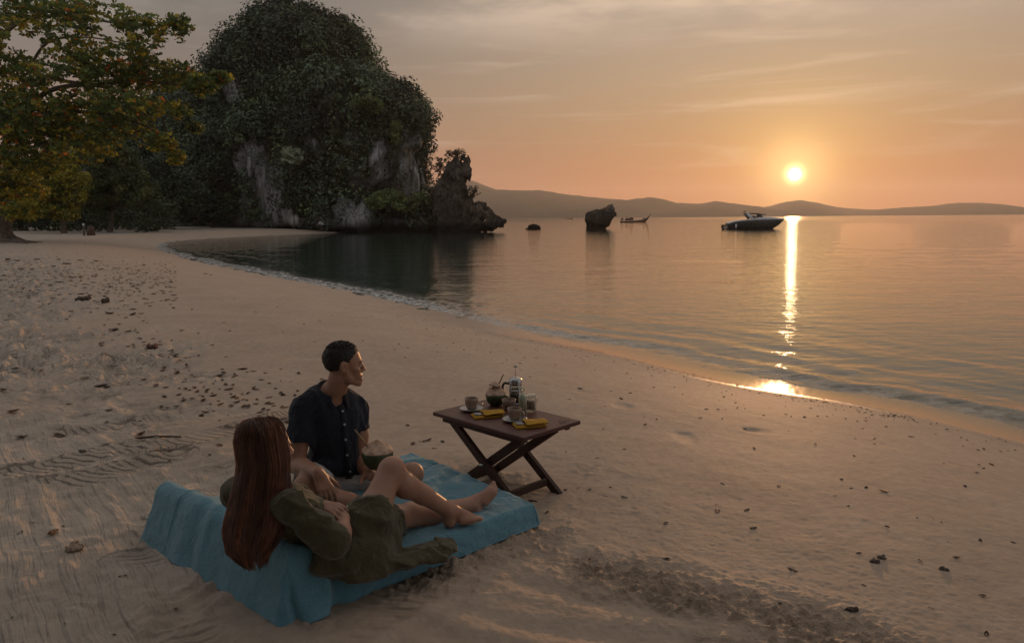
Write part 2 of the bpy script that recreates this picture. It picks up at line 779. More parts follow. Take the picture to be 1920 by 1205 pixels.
def vcol(name, rough=.6, scale=6, var=.35, bump=0., bscale=40, trans=0.0, **kw):
    """Base colour from the mesh's own colour attribute, varied by noise."""
    t = NT(name)
    c = t.attr('Col', False)
    nz = t.noise(scale, 3)
    c = t.mix(1.0, c, t.ramp(nz, [(.3, (1 - var,) * 3), (.7, (1 + var,) * 3)]), 'MULTIPLY')
    t.set(Base_Color=c, Roughness=rough)
    if bump:
        t.set(Normal=t.bump(t.noise(bscale, 3), bump))
    if trans:
        tr = t.n('ShaderNodeBsdfTranslucent')
        t.l(c, tr.inputs[0])
        mx = t.n('ShaderNodeMixShader')
        mx.inputs[0].default_value = trans
        out = t.t.nodes['Material Output']
        t.l(t.b.outputs[0], mx.inputs[1])
        t.l(tr.outputs[0], mx.inputs[2])
        t.l(mx.outputs[0], out.inputs[0])
    for k, v in kw.items():
        t.set(**{k: v})
    return t.m

# ------------------------------------------------------------------ the beach
SHORE = spline([(26, -40), (13, -10), (8.3, 1.5), (5.6, 7.3), (4.75, 8.75), (3.67, 10.0), (2.16, 12.3), (-.11, 15.1),
                (-2.12, 18.46), (-5.42, 23.7), (-10.7, 31.3), (-16.4, 39.7), (-25, 54), (-31, 66), (-35, 78),
                (-35.5, 91), (-33, 106), (-29, 118), (-27.5, 140), (-40, 300), (-60, 900)], 12)
ZS = .68                                  # sand under the mattress


def shore_s(xy):
    """Distance inland from the water's edge (negative on the water)."""
    d, al, sg = seg_dist(xy, SHORE)
    return d * sg, al


def beach_base(s):
    h = .695 * (1 - np.exp(-(np.maximum(s, 0) / 3.5) ** 1.9)) + .02 * np.clip(s - 10, 0, 15)
    return np.where(s < 0, np.maximum(.10 * s, -1.0), h)


def ground_px(pts, z=ZS):
    return np.array([gz(u, v, z)[:2] for u, v in pts])


TRACKS = [(ground_px([(-60, 905), (90, 880), (230, 845), (400, 815), (520, 792)]), .15, .070, .012, 1),
          (ground_px([(-60, 1130), (60, 1085), (200, 1020), (260, 985)]), .17, .070, .012, -1),
          (ground_px([(-60, 925), (60, 915), (120, 905), (210, 885), (330, 850)]), .15, .065, .011, 1),
          (ground_px([(300, 1300), (260, 1200), (215, 1130), (170, 1075), (150, 1040)]), .30, .060, .010, -1),
          (ground_px([(100, 1300), (150, 1200), (140, 1140), (110, 1090)]), .20, .065, .010, 1),
          (ground_px([(190, 1010), (240, 1000), (275, 985), (330, 960)]), .16, .055, .011, 1),
          (ground_px([(530, 1230), (700, 1130), (800, 1075), (900, 1040)]), .22, .06, .010, 1),
          (ground_px([(250, 850), (420, 812), (560, 770)]), .14, .05, .009, -1),
          (ground_px([(60, 820), (200, 800), (330, 785), (470, 772)]), .16, .06, .010, 1)]
GROOVES = [ground_px([(760, 1100), (880, 1150), (1000, 1180), (1180, 1195), (1400, 1210)]),
           ground_px([(860, 1030), (980, 1090), (1100, 1120), (1260, 1150), (1420, 1195)]),
           ground_px([(930, 1010), (1080, 1060), (1260, 1090), (1400, 1120), (1560, 1170)]),
           ground_px([(700, 1130), (820, 1190), (960, 1230)])]
CRUMBLE = ground_px([(800, 1060), (960, 1040), (1100, 1075), (1220, 1105), (1330, 1140), (1450, 1160), (1580, 1190)])


def build_sand():
    az = np.concatenate([np.arange(-180, -42, 6.), np.arange(-42, 38.001, .15), np.arange(42, 180, 6.)])
    rr = 1 / np.concatenate([np.arange(.66, .125, -.0009), np.arange(.125, .03, -.0015), np.arange(.03, 1 / 320, -.00035)])
    Rg, A = np.meshgrid(rr, np.radians(az), indexing='ij')
    X, Y = (Rg * np.sin(A)).ravel(), (Rg * np.cos(A)).ravel()
    xy = np.stack([X, Y], 1)
    s, al = shore_s(xy)
    rad = Rg.ravel()
    near = sstep(rad, 60, 12)
    z = beach_base(s)
    z += .012 * fbm(xy * .5, 3, 3) * sstep(s, 1.0, 5)
    # dry, trodden sand further from the water
    edge = s + 1.0 * fbm(xy * .35, 3, 11) + .35 * fbm(xy * 1.7, 2, 12)
    dry = sstep(edge, 6.6, 8.6)
    side = sstep(X + .42 * (Y - 3), .3, -1.6)        # the raked, driven-over strip lies beside the mattress
    rake = dry * side * sstep(Y, 7.2, 4.9)
    trod = dry * (1 - .85 * rake)
    q = xy + .12 * np.stack([fbm(xy * 2.3, 2, 21), fbm(xy * 2.3, 2, 22)], 1)
    pits = -np.abs(fbm(q * 2.6, 3, 31, .6))
    pits2 = -np.abs(fbm(q * 6.3 + 5, 2, 32, .55))
    z += trod * sstep(rad, 75, 20) * (.12 * (pits + .35) + .07 * (pits2 + .3) + .02 * fbm(xy * 6, 2, 33))
    # fine drag lines raked into the dry sand
    rd = np.array([.62, -.785])
    la = xy @ np.array([-rd[1], rd[0]]) + .05 * fbm(xy * 1.1, 3, 41)
    lines = noise2(np.stack([la * 17, (xy @ rd) * .9], 1), 42)
    lines2 = noise2(np.stack([la * 38, (xy @ rd) * 1.6], 1), 43)
    z += rake * (.006 * lines + .014 * fbm(xy * 1.6, 3, 44))
    # wheel and rake tracks
    tph, tma = np.zeros(len(xy)), np.zeros(len(xy))
    for L, wdt, per, amp, sg_ in TRACKS:
        L = spline(L, 6)
        d, t, sgn = seg_dist(xy, L)
        m = sstep(d, wdt, wdt * .7) * sstep(rad, 14, 8)
        lat = d * sgn
        ph = t / per + sg_ * lat * 1.3 / wdt + .35 * fbm(xy * 3, 2, 51)
        br = sstep(fbm(xy * 1.3, 2, 52), -.55, .05)
        z += -.010 * m * br + .010 * br * np.exp(-((d - wdt) / .035) ** 2) * sstep(rad, 14, 8)
        better = m * br * amp > tma
        tph = np.where(better, ph, tph)
        tma = np.where(better, m * br * amp, tma)
    # grooves and crumbled sand in front of the mattress
    for i, L in enumerate(GROOVES):
        L = spline(L, 6)
        d, t, sgn = seg_dist(xy, L)
        wob = .35 + .65 * sstep(fbm(np.stack([t * 1.5, t * 0 + i], 1), 2, 61), -.5, .3)
        z += wob * (-.010 * np.exp(-(d / .06) ** 2) + .003 * np.exp(-((d - .10) / .045) ** 2))
    d, t, sgn = seg_dist(xy, spline(CRUMBLE, 6))
    cr = sstep(d, .46, .02) * (.25 + .75 * sstep(fbm(xy * 2.6, 3, 71), -.25, .35))
    tb = np.hypot(X - .0, Y - 4.1)
    cr = np.maximum(cr, .55 * sstep(tb, .95, .25) * sstep(fbm(xy * 4, 2, 72), -.1, .45))
    mt = np.array([gz(1010, 990, ZS)[:2], gz(860, 1050, ZS)[:2], gz(620, 1130, ZS)[:2]])
    d2, _, _ = seg_dist(xy, mt)
    cr = np.maximum(cr, .75 * sstep(d2, .30, .03) * sstep(fbm(xy * 5, 2, 73), -.35, .2))
    lump = np.maximum(fbm(xy * 26, 3, 74), -.15)
    z += cr * (.022 * np.maximum(fbm(xy * 38, 2, 76), -.05) + .012 * lump + .016 * fbm(xy * 9, 2, 75))
    # faint dents on the firm, damp sand
    firm = (1 - dry) * sstep(s, 1.2, 3)
    dent = sstep(noise2(xy * 3.1, 81), .62, .85) * sstep(noise2(xy * .7, 82), -.1, .4)
    z += firm * near * (-.016 * dent + .0022 * fbm(xy * 5, 3, 83))
    z += near * .0016 * noise2(xy * 60, 84)
    # level bed under mattress and table
    wet = sstep(s + .12 * fbm(np.stack([al * .6, s * 0], 1), 3, 91), 1.25, .8) * sstep(X, -3.5, 2.0)
    n, k = len(rr), len(az)
    idx = np.arange(n * k).reshape(n, k)
    a, b = idx[:-1, :], idx[1:, :]
    f = np.stack([a, np.roll(a, -1, 1), np.roll(b, -1, 1), b], -1).reshape(-1, 4)
    # leave out what lies deep under the sea
    keep = (s[f].max(1) > -6)
    f = f[keep]
    v = np.stack([X, Y, z], 1)
    c0 = len(v)
    v = np.vstack([v, [[0, 0, ZS]]])
    s_ = np.append(s, 7)
    tri = np.stack([np.full(k, c0), np.roll(idx[0], -1), idx[0]], 1)
    used = np.unique(np.concatenate([f.ravel(), tri.ravel()]))
    mp_ = np.full(len(v), -1)
    mp_[used] = np.arange(len(used))
    ex = lambda a_, x: np.append(a_, x)[used]
    return mk('sand', v[used], [mp_[f], mp_[tri]], sand_mat(),
              attrs=dict(shore=s_[used], wet=ex(wet, 0), dry=ex(dry, 1), crumble=ex(cr, 0), rake=ex(rake, 0), trod=ex(trod, 0), tread_phase=ex(tph, 0), tread=ex(tma, 0)))


def sand_mat():
    t = NT('sand')
    wet, dry, cr = t.attr('wet'), t.attr('dry'), t.attr('crumble')
    n1 = t.noise(1.3, 5)
    n2 = t.noise(14, 4)
    n3 = t.noise(420, 2)
    damp = t.ramp(n1, [(.3, (.41, .318, .243)), (.7, (.475, .372, .288))])
    dryc = t.ramp(n1, [(.3, (.43, .362, .298)), (.7, (.53, .452, .374))])
    c = t.mix(dry, damp, dryc)
    c = t.mix(t.math('MULTIPLY', cr, .22), c, (.30, .225, .16))
    c = t.mix(1.0, c, t.ramp(n2, [(.3, (.88, .87, .86)), (.7, (1.08, 1.08, 1.07))]), 'MULTIPLY')
    c = t.mix(1.0, c, t.ramp(n3, [(.3, (.80, .80, .79)), (.7, (1.14, 1.14, 1.14))]), 'MULTIPLY')
    c = t.mix(wet, c, (.16, .105, .07))
    rough = t.mr(wet, 0, 1, .72, .10)
    g = t.n('ShaderNodeNewGeometry').outputs['Position']

    def dotp(v):
        q = t.n('ShaderNodeVectorMath', operation='DOT_PRODUCT')
        t.l(g, q.inputs[0])
        q.inputs[1].default_value = v
        return q.outputs['Value']
    la = t.math('ADD', dotp((.785, .62, 0)), t.math('MULTIPLY', t.noise(.9, 1), .22))
    cb = t.n('ShaderNodeCombineXYZ')
    t.l(t.math('MULTIPLY', la, 22.0), cb.inputs[0])
    t.l(t.math('MULTIPLY', dotp((.62, -.785, 0)), 1.3), cb.inputs[1])
    rk = t.math('MULTIPLY', t.math('MULTIPLY', t.noise(1.0, 3, .6, cb.outputs[0]), t.attr('rake')), .044)
    tr = t.math('MULTIPLY', t.math('SINE', t.math('MULTIPLY', t.attr('tread_phase'), 2 * math.pi)), t.math('MULTIPLY', t.attr('tread'), 1.15))
    pit = t.math('ABSOLUTE', t.math('SUBTRACT', t.noise(4.2, 3, .55, dist=.5), .5))
    pits = t.math('MULTIPLY', t.math('MULTIPLY', pit, t.attr('trod')), -.30)
    crb = t.math('MULTIPLY', t.math('MULTIPLY', t.noise(60, 3, .6), cr), .022)
    nb = t.bump(t.math('ADD', t.math('ADD', rk, tr), t.math('ADD', pits, crb)), 1.0)
    nb = t.bump(t.noise(150, 4), .0022, prev=nb)
    nb = t.bump(t.math('MULTIPLY', t.noise(32, 4), t.mr(dry, 0, 1, .45, 1.0)), .0035, prev=nb)
    flat = t.n('ShaderNodeNewGeometry')
    mixv = t.n('ShaderNodeMix', data_type='VECTOR')
    t.l(wet, mixv.inputs[0])
    t.l(nb, mixv.inputs[4])
    t.l(flat.outputs['Normal'], mixv.inputs[5])
    return t.set(Base_Color=c, Roughness=rough, Normal=mixv.outputs[1], Specular_IOR_Level=t.mr(wet, 0, 1, .22, .6))


tag(build_sand(), kind='structure')
_sx = {}


def zg(x, y):
    """Height of the smooth beach at a place."""
    s, _ = shore_s(np.array([[x, y]]))
    return float(beach_base(s)[0])


# ------------------------------------------------------------------ the sea
def water_mat():
    t = NT('sea_water')
    foam = t.attr('foam')
    calm = t.attr('calm')
    g = t.n('ShaderNodeNewGeometry').outputs['Position']
    a = t.noise(1.0, 3, .5, g, stretch=(.45, 1.25, 1))
    b = t.noise(.22, 2, .5, g, stretch=(.5, 1.3, 1), dist=.6)
    c = t.noise(3.3, 3, .55, g, stretch=(.35, 1.2, 1))
    nb = t.bump(b, .036)
    nb = t.bump(a, .017, prev=nb)
    nb = t.bump(c, .0150, prev=nb)
    nb = t.bump(t.noise(9.0, 2, .5, g, stretch=(.4, 1.2, 1)), .0030, prev=nb)
    col = t.mix(t.attr('shallow'), (.028, .052, .043), (.05, .062, .052))
    fn = t.noise(5.5, 6, .68, g, dist=.4)
    ff = t.math('MULTIPLY', t.mr(fn, .42, .56), foam)
    col = t.mix(ff, col, (.55, .54, .52))
    return t.set(Base_Color=col, Roughness=t.math('ADD', t.mr(ff, 0, 1, .014, .6), t.math('MULTIPLY', t.attr('open'), .085)), IOR=1.333, Specular_IOR_Level=.62, Normal=nb)


def build_water():
    az = np.concatenate([np.arange(-180, -44, 6.), np.arange(-44, 38.001, .2), np.arange(44, 180, 6.)])
    r0, r1, nr = 3.0, 4400.0, 520
    rr = 1 / np.linspace(1 / r0, 1 / r1, nr)
    Rg, A = np.meshgrid(rr, np.radians(az), indexing='ij')
    X, Y = (Rg * np.sin(A)).ravel(), (Rg * np.cos(A)).ravel()
    xy = np.stack([X, Y], 1)
    s, al = shore_s(xy)
    o = -s
    wob = .16 * fbm(np.stack([al * .45, al * 0], 1), 3, 101) + .05 * fbm(np.stack([al * 2.2, al * 0 + 4], 1), 2, 102)
    nearshore = sstep(o, 9, .6)
    z = np.zeros(len(xy))
    z += .034 * np.exp(-((o - .35 - wob) / .22) ** 2) * (.4 + .8 * sstep(noise2(np.stack([al * .3, al * 0 + 9], 1), 103), -.4, .5))
    z += .024 * np.exp(-((o - 1.15 - 1.3 * wob) / .26) ** 2) * sstep(noise2(np.stack([al * .2, al * 0 + 2], 1), 104), -.3, .4)
    z += .014 * np.exp(-((o - 2.5 - 2 * wob) / .45) ** 2) * sstep(noise2(np.stack([al * .12, al * 0 + 5], 1), 105), -.2, .5)
    z += nearshore * (.007 * fbm(np.stack([al * 1.1, o * 2.8], 1), 3, 106) + .006 * noise2(np.stack([al * 3, o * 6], 1), 107))
    z += .006 * sstep(o, 3, 12) * sstep(Rg.ravel(), 90, 40) * fbm(xy * np.array([.35, .8]), 2, 108)
    left = sstep(xy[:, 0], 3.0, -4.0)
    foam = (np.exp(-((o - .05 - wob) / .22) ** 2) * (.25 + 1.0 * left)
            + .85 * left * np.exp(-((o - .55 - 1.3 * wob) / .30) ** 2) + .10 * np.exp(-((o - 1.1 - 1.3 * wob) / .2) ** 2))
    foam = foam * sstep(Rg.ravel(), 120, 60)
    n, k = len(rr), len(az)
    idx = np.arange(n * k).reshape(n, k)
    a, b = idx[:-1, :], idx[1:, :]
    f = np.stack([a, np.roll(a, -1, 1), np.roll(b, -1, 1), b], -1).reshape(-1, 4)
    f = f[s[f].min(1) < 4]
    used = np.unique(f)
    mp_ = np.full(len(xy), -1)
    mp_[used] = np.arange(len(used))
    return mk('water', np.stack([X, Y, z], 1)[used], mp_[f], water_mat(),
              attrs=dict(foam=np.clip(foam, 0, 1)[used], shallow=sstep(o, 2.2, 0)[used], calm=nearshore[used], open=sstep(o, 60, 260)[used]))


tag(build_water(), kind='structure')


# ------------------------------------------------------------------ far hills
def build_hill(px, Y, depth, seed, left=None):
    P = np.array(px, float)
    u = np.linspace(P[0, 0], P[-1, 0], 420)
    v = np.interp(u, P[:, 0], P[:, 1])
    top = np.array([at(a_, b_, Y) for a_, b_ in zip(u, v)])
    nd = 24
    ty = np.linspace(-1, 1, nd)
    rows = []
    for q in ty:
        sh = (1 - q * q) ** .9
        r_ = top.copy()
        r_[:, 1] += q * depth
        r_[:, 0] *= 1 + q * depth / Y * .3
        n_ = fbm(np.stack([top[:, 0] * .006, np.full(len(u), q * 3.0)], 1), 4, seed)
        small = fbm(np.stack([top[:, 0] * .05, np.full(len(u), q * 9.0)], 1), 2, seed + 5)
        keep = 1 - sh * .99
        r_[:, 2] = np.maximum(top[:, 2], 0.3) * (sh + .28 * n_ * keep * sh) + 1.2 * small * sh - 1.0
        rows.append(r_)
    V = np.concatenate(rows)
    k = len(u)
    idx = np.arange(nd * k).reshape(nd, k)
    f = np.stack([idx[:-1, :-1], idx[:-1, 1:], idx[1:, 1:], idx[1:, :-1]], -1).reshape(-1, 4)
    return tag(mk('hill', V, f, HILL), kind='structure')


HILL = simple('forested_hill', (.045, .055, .03), (.025, .032, .02), .9, .01)
build_hill([(560, 408), (680, 372), (780, 352), (860, 338), (888, 339), (905, 346), (930, 355), (985, 357), (1012, 356), (1060, 364), (1120, 371),
            (1170, 375), (1215, 370), (1235, 372), (1262, 380), (1310, 382), (1340, 377), (1400, 385), (1450, 392),
            (1520, 398), (1580, 405)], 2900, 420, 201)
build_hill([(1380, 403), (1420, 391), (1450, 385), (1475, 378), (1500, 375), (1530, 380), (1562, 388), (1600, 391),
            (1650, 394), (1700, 402)], 3700, 300, 202)
build_hill([(1560, 404), (1640, 393), (1700, 388), (1750, 386), (1792, 380), (1832, 380), (1872, 383), (1922, 391),
            (1990, 396), (2060, 403)], 3200, 300, 203)

# ------------------------------------------------------------------ air
hz_mat = bpy.data.materials.new('haze')
hz_mat.use_nodes = True
hn_ = hz_mat.node_tree
hn_.nodes.clear()
pv = hn_.nodes.new('ShaderNodeVolumePrincipled')
pv.inputs['Color'].default_value = (.92, .90, .90, 1)
pv.inputs['Density'].default_value = .00013
pv.inputs['Anisotropy'].default_value = .55
ho = hn_.nodes.new('ShaderNodeOutputMaterial')
hn_.links.new(pv.outputs[0], ho.inputs['Volume'])
hb = MB()
hb.box((0, 0, 86), (9400, 9400, 178))
tag(hb.build('haze', hz_mat, smooth=False), kind='stuff')


# ------------------------------------------------------------------ leaves and branches
def leaf_mesh(C, size, N, tip, aspect=.55, fold=.25, hexa=False):
    """One bent leaf per row: centre C, length size, facing N, pointing tip."""
    N = N / (np.linalg.norm(N, axis=1)[:, None] + 1e-9)
    T = tip - N * (tip * N).sum(1)[:, None]
    T = T / (np.linalg.norm(T, axis=1)[:, None] + 1e-9)
    B = np.cross(N, T)
    L = size[:, None]
    n = len(C)
    if not hexa:
        v = np.stack([C - T * L * .5, C + B * L * aspect * .5 + N * L * fold * .3, C + T * L * .5,
                      C - B * L * aspect * .5 + N * L * fold * .3], 1).reshape(-1, 3)
        k = np.arange(n)[:, None] * 4
        f = np.concatenate([k + np.array([[0, 1, 2]]), k + np.array([[0, 2, 3]])])
        return v, f, 4
    w = aspect * .5
    v = np.stack([C - T * L * .5, C - T * L * .02 + B * L * w * .75 + N * L * fold * .2, C + T * L * .32 + B * L * w + N * L * fold * .25,
                  C + T * L * .5 - N * L * .05, C + T * L * .32 - B * L * w + N * L * fold * .25,
                  C - T * L * .02 - B * L * w * .75 + N * L * fold * .2], 1).reshape(-1, 3)
    k = np.arange(n)[:, None] * 6
    f = np.concatenate([k + np.array([q]) for q in ([0, 1, 5], [1, 2, 3], [1, 3, 5], [5, 3, 4])])
    return v, f, 6


def rdir(n):
    d = rng.normal(size=(n, 3))
    return d / np.linalg.norm(d, axis=1)[:, None]


def clumps(centres, radii, per, size, colors, up=.35, jit=.35, squash=.8, hollow=.55, aspect=.6):
    """Leaf clumps: per leaves in each ellipsoid. Returns verts, faces, vertex colours."""
    n = len(centres)
    C = np.repeat(centres, per, 0)
    Rr = np.repeat(radii, per)
    d = rdir(n * per)
    q = rng.random(n * per) ** .33
    q = hollow + (1 - hollow) * q
    off = d * (Rr * q)[:, None]
    off[:, 2] *= squash
    P = C + off
    Nn = d * .8 + rdir(n * per) * .7 + np.array([0, 0, up])
    sz = np.repeat(np.broadcast_to(size, (n,)), per) * (.6 + .8 * rng.random(n * per))
    v, f, k = leaf_mesh(P, sz, Nn, rdir(n * per) + np.array([0, 0, -.35]), aspect)
    col = np.repeat(colors, per, 0) * (1 - jit / 2 + jit * rng.random((n * per, 1)))
    return v, f, np.repeat(col, k, 0)


LEAF = vcol('leaf', .5, .8, .25, trans=.5)
LEAF_DULL = vcol('dark_leaf', .6, .25, .35, trans=.12)
BARK = simple('bark', (.16, .115, .085), (.06, .045, .035), .9, 3, .02, 9)
TWIG = simple('twig_bark', (.10, .075, .06), (.05, .04, .03), .9, 6)


# ------------------------------------------------------------------ limestone
def limestone(name, light, dark, scale=.5, top=None):
    t = NT(name)
    g = t.n('ShaderNodeNewGeometry').outputs['Position']
    st = t.noise(2.6 * scale, 7, .68, g, dist=.7, stretch=(1.6, 1.6, .20))
    bl = t.noise(.35 * scale, 4, .6, g)
    c = t.ramp(st, [(.30, dark), (.47, tuple(.5 * (a + b) for a, b in zip(light, dark))), (.62, light)])
    c = t.mix(t.mr(bl, .46, .70), c, t.ramp(st, [(.3, (.08, .07, .06)), (.65, (.34, .27, .20))]))
    c = t.mix(t.attr('veg'), c, t.ramp(t.noise(1.2, 5), [(.3, (.014, .02, .010)), (.7, (.05, .065, .03))]))
    sep_ = t.n('ShaderNodeSeparateXYZ')
    t.l(g, sep_.inputs[0])
    c = t.mix(t.mr(sep_.outputs[2], 2.2, .5), c, (.022, .021, .018))       # the dark tide band
    nb = t.bump(st, .8 / max(scale, .4))
    nb = t.bump(t.noise(3.2 * scale, 5, .6, g), .12 / max(scale, .4), prev=nb)
    return t.set(Base_Color=c, Roughness=.92, Normal=nb, Specular_IOR_Level=.15)


ROCK = limestone('limestone', (.70, .69, .675), (.10, .098, .095))
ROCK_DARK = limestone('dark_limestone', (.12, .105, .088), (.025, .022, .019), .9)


def karst():
    Yc = 139.0
    rows = [(-14, 515, 560), (-6, 492, 585), (0, 480, 594), (25, 455, 625), (50, 438, 655), (80, 422, 674), (110, 404, 692), (150, 398, 735),
            (190, 394, 786), (215, 390, 806), (250, 390, 806), (290, 392, 798), (330, 398, 806), (380, 406, 812), (440, 420, 822), (470, 425, 825)]
    zz, xc, hw = [], [], []
    for y, l, r_ in rows:
        a, b = at(l, y, Yc), at(r_, y, Yc)
        zz.append((a[2] + b[2]) / 2)
        xc.append((a[0] + b[0]) / 2)
        hw.append((b[0] - a[0]) / 2)
    zz, xc, hw = np.array(zz)[::-1] - .4, np.array(xc)[::-1], np.maximum(np.array(hw)[::-1] - 1.5, .8)
    s = SDF((-105, 112, -3), (8, 200, 46), .58)

    def body(x, y, z):
        x, y, z = np.broadcast_arrays(x, y, z)
        c = np.interp(z, zz, xc)
        h = np.interp(z, zz, hw)
        dpt = np.minimum(h * .86, 18) + 1e-3
        q = (np.abs((x - c) / h) ** 2.3 + np.abs((y - Yc) / dpt) ** 2.3) ** (1 / 2.3)
        d = (q - 1) * np.minimum(h, dpt)
        return np.maximum(d * .8, (z - zz[-1]))
    s.field(body, (-78, 112, -3), (8, 190, 46), 1.5)
    # bulges that carry the forest, and the wing behind the trees on the shore
    for u, v, Y, r_ in [(600, 330, 125, (6.5, 4, 8)), (575, 400, 124, (6, 4.5, 4.5)), (690, 300, 126, (7, 4.5, 5.0)), (745, 240, 128, (6.0, 5, 5)),
                        (640, 200, 127, (7, 5, 6)), (470, 150, 132, (7, 6, 8)), (420, 130, 137, (3, 4, 3.0)), (560, 90, 131, (7, 6, 6)),
                        (780, 410, 122.5, (5, 3.5, 2.2)), (640, 415, 122.5, (7, 3, 2.4)), (700, 398, 124, (5, 3.5, 3.0))]:
        s.ell(at(u, v, Y), r_, k=2.0)
    for u, v, Y, r_ in [(395, 330, 150, (10, 11, 17)), (330, 350, 158, (12, 12, 18)), (270, 370, 166, (13, 12, 19)), (200, 385, 172, (14, 12, 16)), (120, 390, 176, (15, 12, 14)), (40, 395, 176, (16, 12, 13)), (-60, 395, 178, (18, 12, 14))]:
        s.ell(at(u, v, Y), r_, k=4.0)
    s.ell(at(486, 372, 121.5), (3.3, 3.2, 9), k=1.2, sub=True)               # hollowed pale face
    s.ell(at(540, 435, 121.2), (3.2, 4, 1.6), k=.8, sub=True)
    s.ell(at(770, 330, 123), (4.5, 2.6, 6.0), k=1.2, sub=True)
    s.disp(lambda p: 1.9 * fbm(p * np.array([.11, .11, .08]), 4, 301, .55) + 1.1 * np.abs(fbm(p * np.array([.5, .5, .06]), 3, 305, .6))
           + .30 * fbm(p * np.array([1.0, 1.0, .28]), 2, 309), 4.5)
    V, Fc = s.mesh(1)
    return V, Fc


KV, KF = karst()
KN = vnormals(KV, KF)
KU, KP = proj(KV)


def inbox(u, v, boxes):
    m = np.zeros(len(u))
    for (x0, y0, x1, y1, soft) in boxes:
        dx = np.maximum(np.maximum(x0 - u, u - x1), 0)
        dy = np.maximum(np.maximum(y0 - v, v - y1), 0)
        m = np.maximum(m, sstep(np.hypot(dx, dy), soft, 0))
    return m


BARE = [(452, 300, 520, 412, 22), (462, 265, 505, 320, 18), (432, 158, 448, 188, 8), (745, 268, 806, 360, 14),
        (640, 375, 690, 415, 18), (700, 270, 735, 330, 12), (650, 250, 668, 268, 6), (520, 408, 560, 432, 10), (500, 392, 545, 425, 10)]
bare = inbox(KU, KP, BARE) * (KV[:, 1] < 140)
bare = sstep(bare + .62 * fbm(KV * np.array([.42, .42, .16]), 4, 311, .6), .50, .68)
tide = sstep(KV[:, 2], 2.6, 1.2)
nat = sstep(fbm(KV * np.array([.3, .3, .10]), 3, 315), .25, .5) * sstep(KN[:, 2], .35, 0) * sstep(KV[:, 2], 24, 10) * .30
want = (1 - bare) * (1 - tide) * (1 - nat) * sstep(KN[:, 2], -.75, -.35)
vis = (KN[:, 1] < .55) | (KN[:, 2] > .5)
CLIFF = tag(mk('karst_cliff', KV, KF, ROCK, attrs=dict(veg=want)), kind='structure')
pick = np.where(rng.random(len(KV)) < want * vis * .11)[0]
C = KV[pick] + KN[pick] * .5
rad = .75 + 2.1 * rng.random(len(pick)) ** 2
base = np.array([[.066, .096, .054]]) * (.95 + .55 * fbm(C * .16, 2, 321) + .35 * (rng.random(len(C)) - .5))[:, None].clip(.25, 2)
base = base * np.array([1, 1, 1.0]) + np.clip(noise3(C * .22, 322), 0, 1)[:, None] * np.array([[.022, .022, .0]])
big = rng.random(len(C)) < .05
rad[big] = 2.0 + .7 * rng.random(big.sum())
C[big] += KN[pick][big] * .7
lightg = rng.random(len(C)) < .16
base[lightg] = base[lightg] * np.array([1.9, 1.75, 1.3])
v, f, c = clumps(C, rad, 92, .20 + .16 * rad, base, up=.5, jit=.5, hollow=.62)
o = mk('foliage', v, f, LEAF_DULL, CLIFF, smooth=False, col=c)
o['kind'] = 'stuff'
# trees that break the skyline
sk = np.where((want > .5) & (KN[:, 2] > .15) & (rng.random(len(KV)) < .10))[0]
C = KV[sk] + np.array([0, 0, 1.0]) * (.5 + .9 * rng.random((len(sk), 1)))
v, f, c = clumps(C, .5 + .8 * rng.random(len(sk)), 26, .42, np.tile([[.026, .040, .018]], (len(sk), 1)) * (.7 + .7 * rng.random((len(sk), 1))), up=.5, jit=.5, squash=.65)
o = mk('foliage', v, f, LEAF_DULL, CLIFF, smooth=False, col=c)
o['kind'] = 'stuff'


def tree_thing(name, base, blobs, leaf, per, ncl, colors, label, cat, trunk_r=.15, group=None, matl=None, up=.4, lean=0.0, clr=(.5, .9),
               squash=.75, stems=1, mixc=None):
    """A tree or bush: crown of leaf clumps over limbs. blobs: (x, y, z, rx, ry, rz) in world metres."""
    base = np.asarray(base, float)
    root = empty(name, base, label, cat, group)
    blobs = np.array(blobs, float)
    vol = blobs[:, 3] * blobs[:, 4] * blobs[:, 5]
    pickb = rng.choice(len(blobs), ncl, p=vol / vol.sum())
    d = rdir(ncl)
    q = (.35 + .65 * rng.random(ncl) ** .45)
    C = blobs[pickb, :3] + d * blobs[pickb, 3:] * q[:, None]
    rad = clr[0] + (clr[1] - clr[0]) * rng.random(ncl)
    colors = np.array(colors, float)
    cc = colors[rng.choice(len(colors), ncl, p=mixc)] * (.75 + .5 * rng.random((ncl, 1)))
    v, f, c = clumps(C, rad, per, leaf, cc, up=up, squash=squash, hollow=.3)
    part('crown', v, f, matl or LEAF, root, smooth=False, col=c)
    m = MB()
    if len(blobs):
        top = blobs[:, :3].mean(0)
        for k in range(stems):
            off = np.array([rnd.uniform(-1, 1), rnd.uniform(-1, 1), 0]) * trunk_r * (2.5 if stems > 1 else 0)
            fork = base + off + (top - base) * np.array([.35, .35, .45]) + np.array([lean, 0, 0])
            m.tube(spline([base + off - [0, 0, .25], base + off + (fork - base - off) * .5 + [lean * .3, 0, 0], fork], 5),
                   np.linspace(trunk_r * 1.25, trunk_r * .8, 11), 8)
            for b in blobs:
                if rnd.random() < 1.0 / stems + .2:
                    mid = (fork + b[:3]) / 2 + np.array([rnd.uniform(-.3, .3), rnd.uniform(-.3, .3), .2]) * b[3] * .5
                    m.tube(spline([fork, mid, b[:3]], 4), np.linspace(trunk_r * .6, trunk_r * .15, 9), 5)
    m.build('trunk', BARK, root)
    return root


def bl(u, v, Y, rpx, rpy, ry=None):
    p = at(u, v, Y)
    k = Y / F
    return (*p, rpx * k, ry or rpx * k, rpy * k)


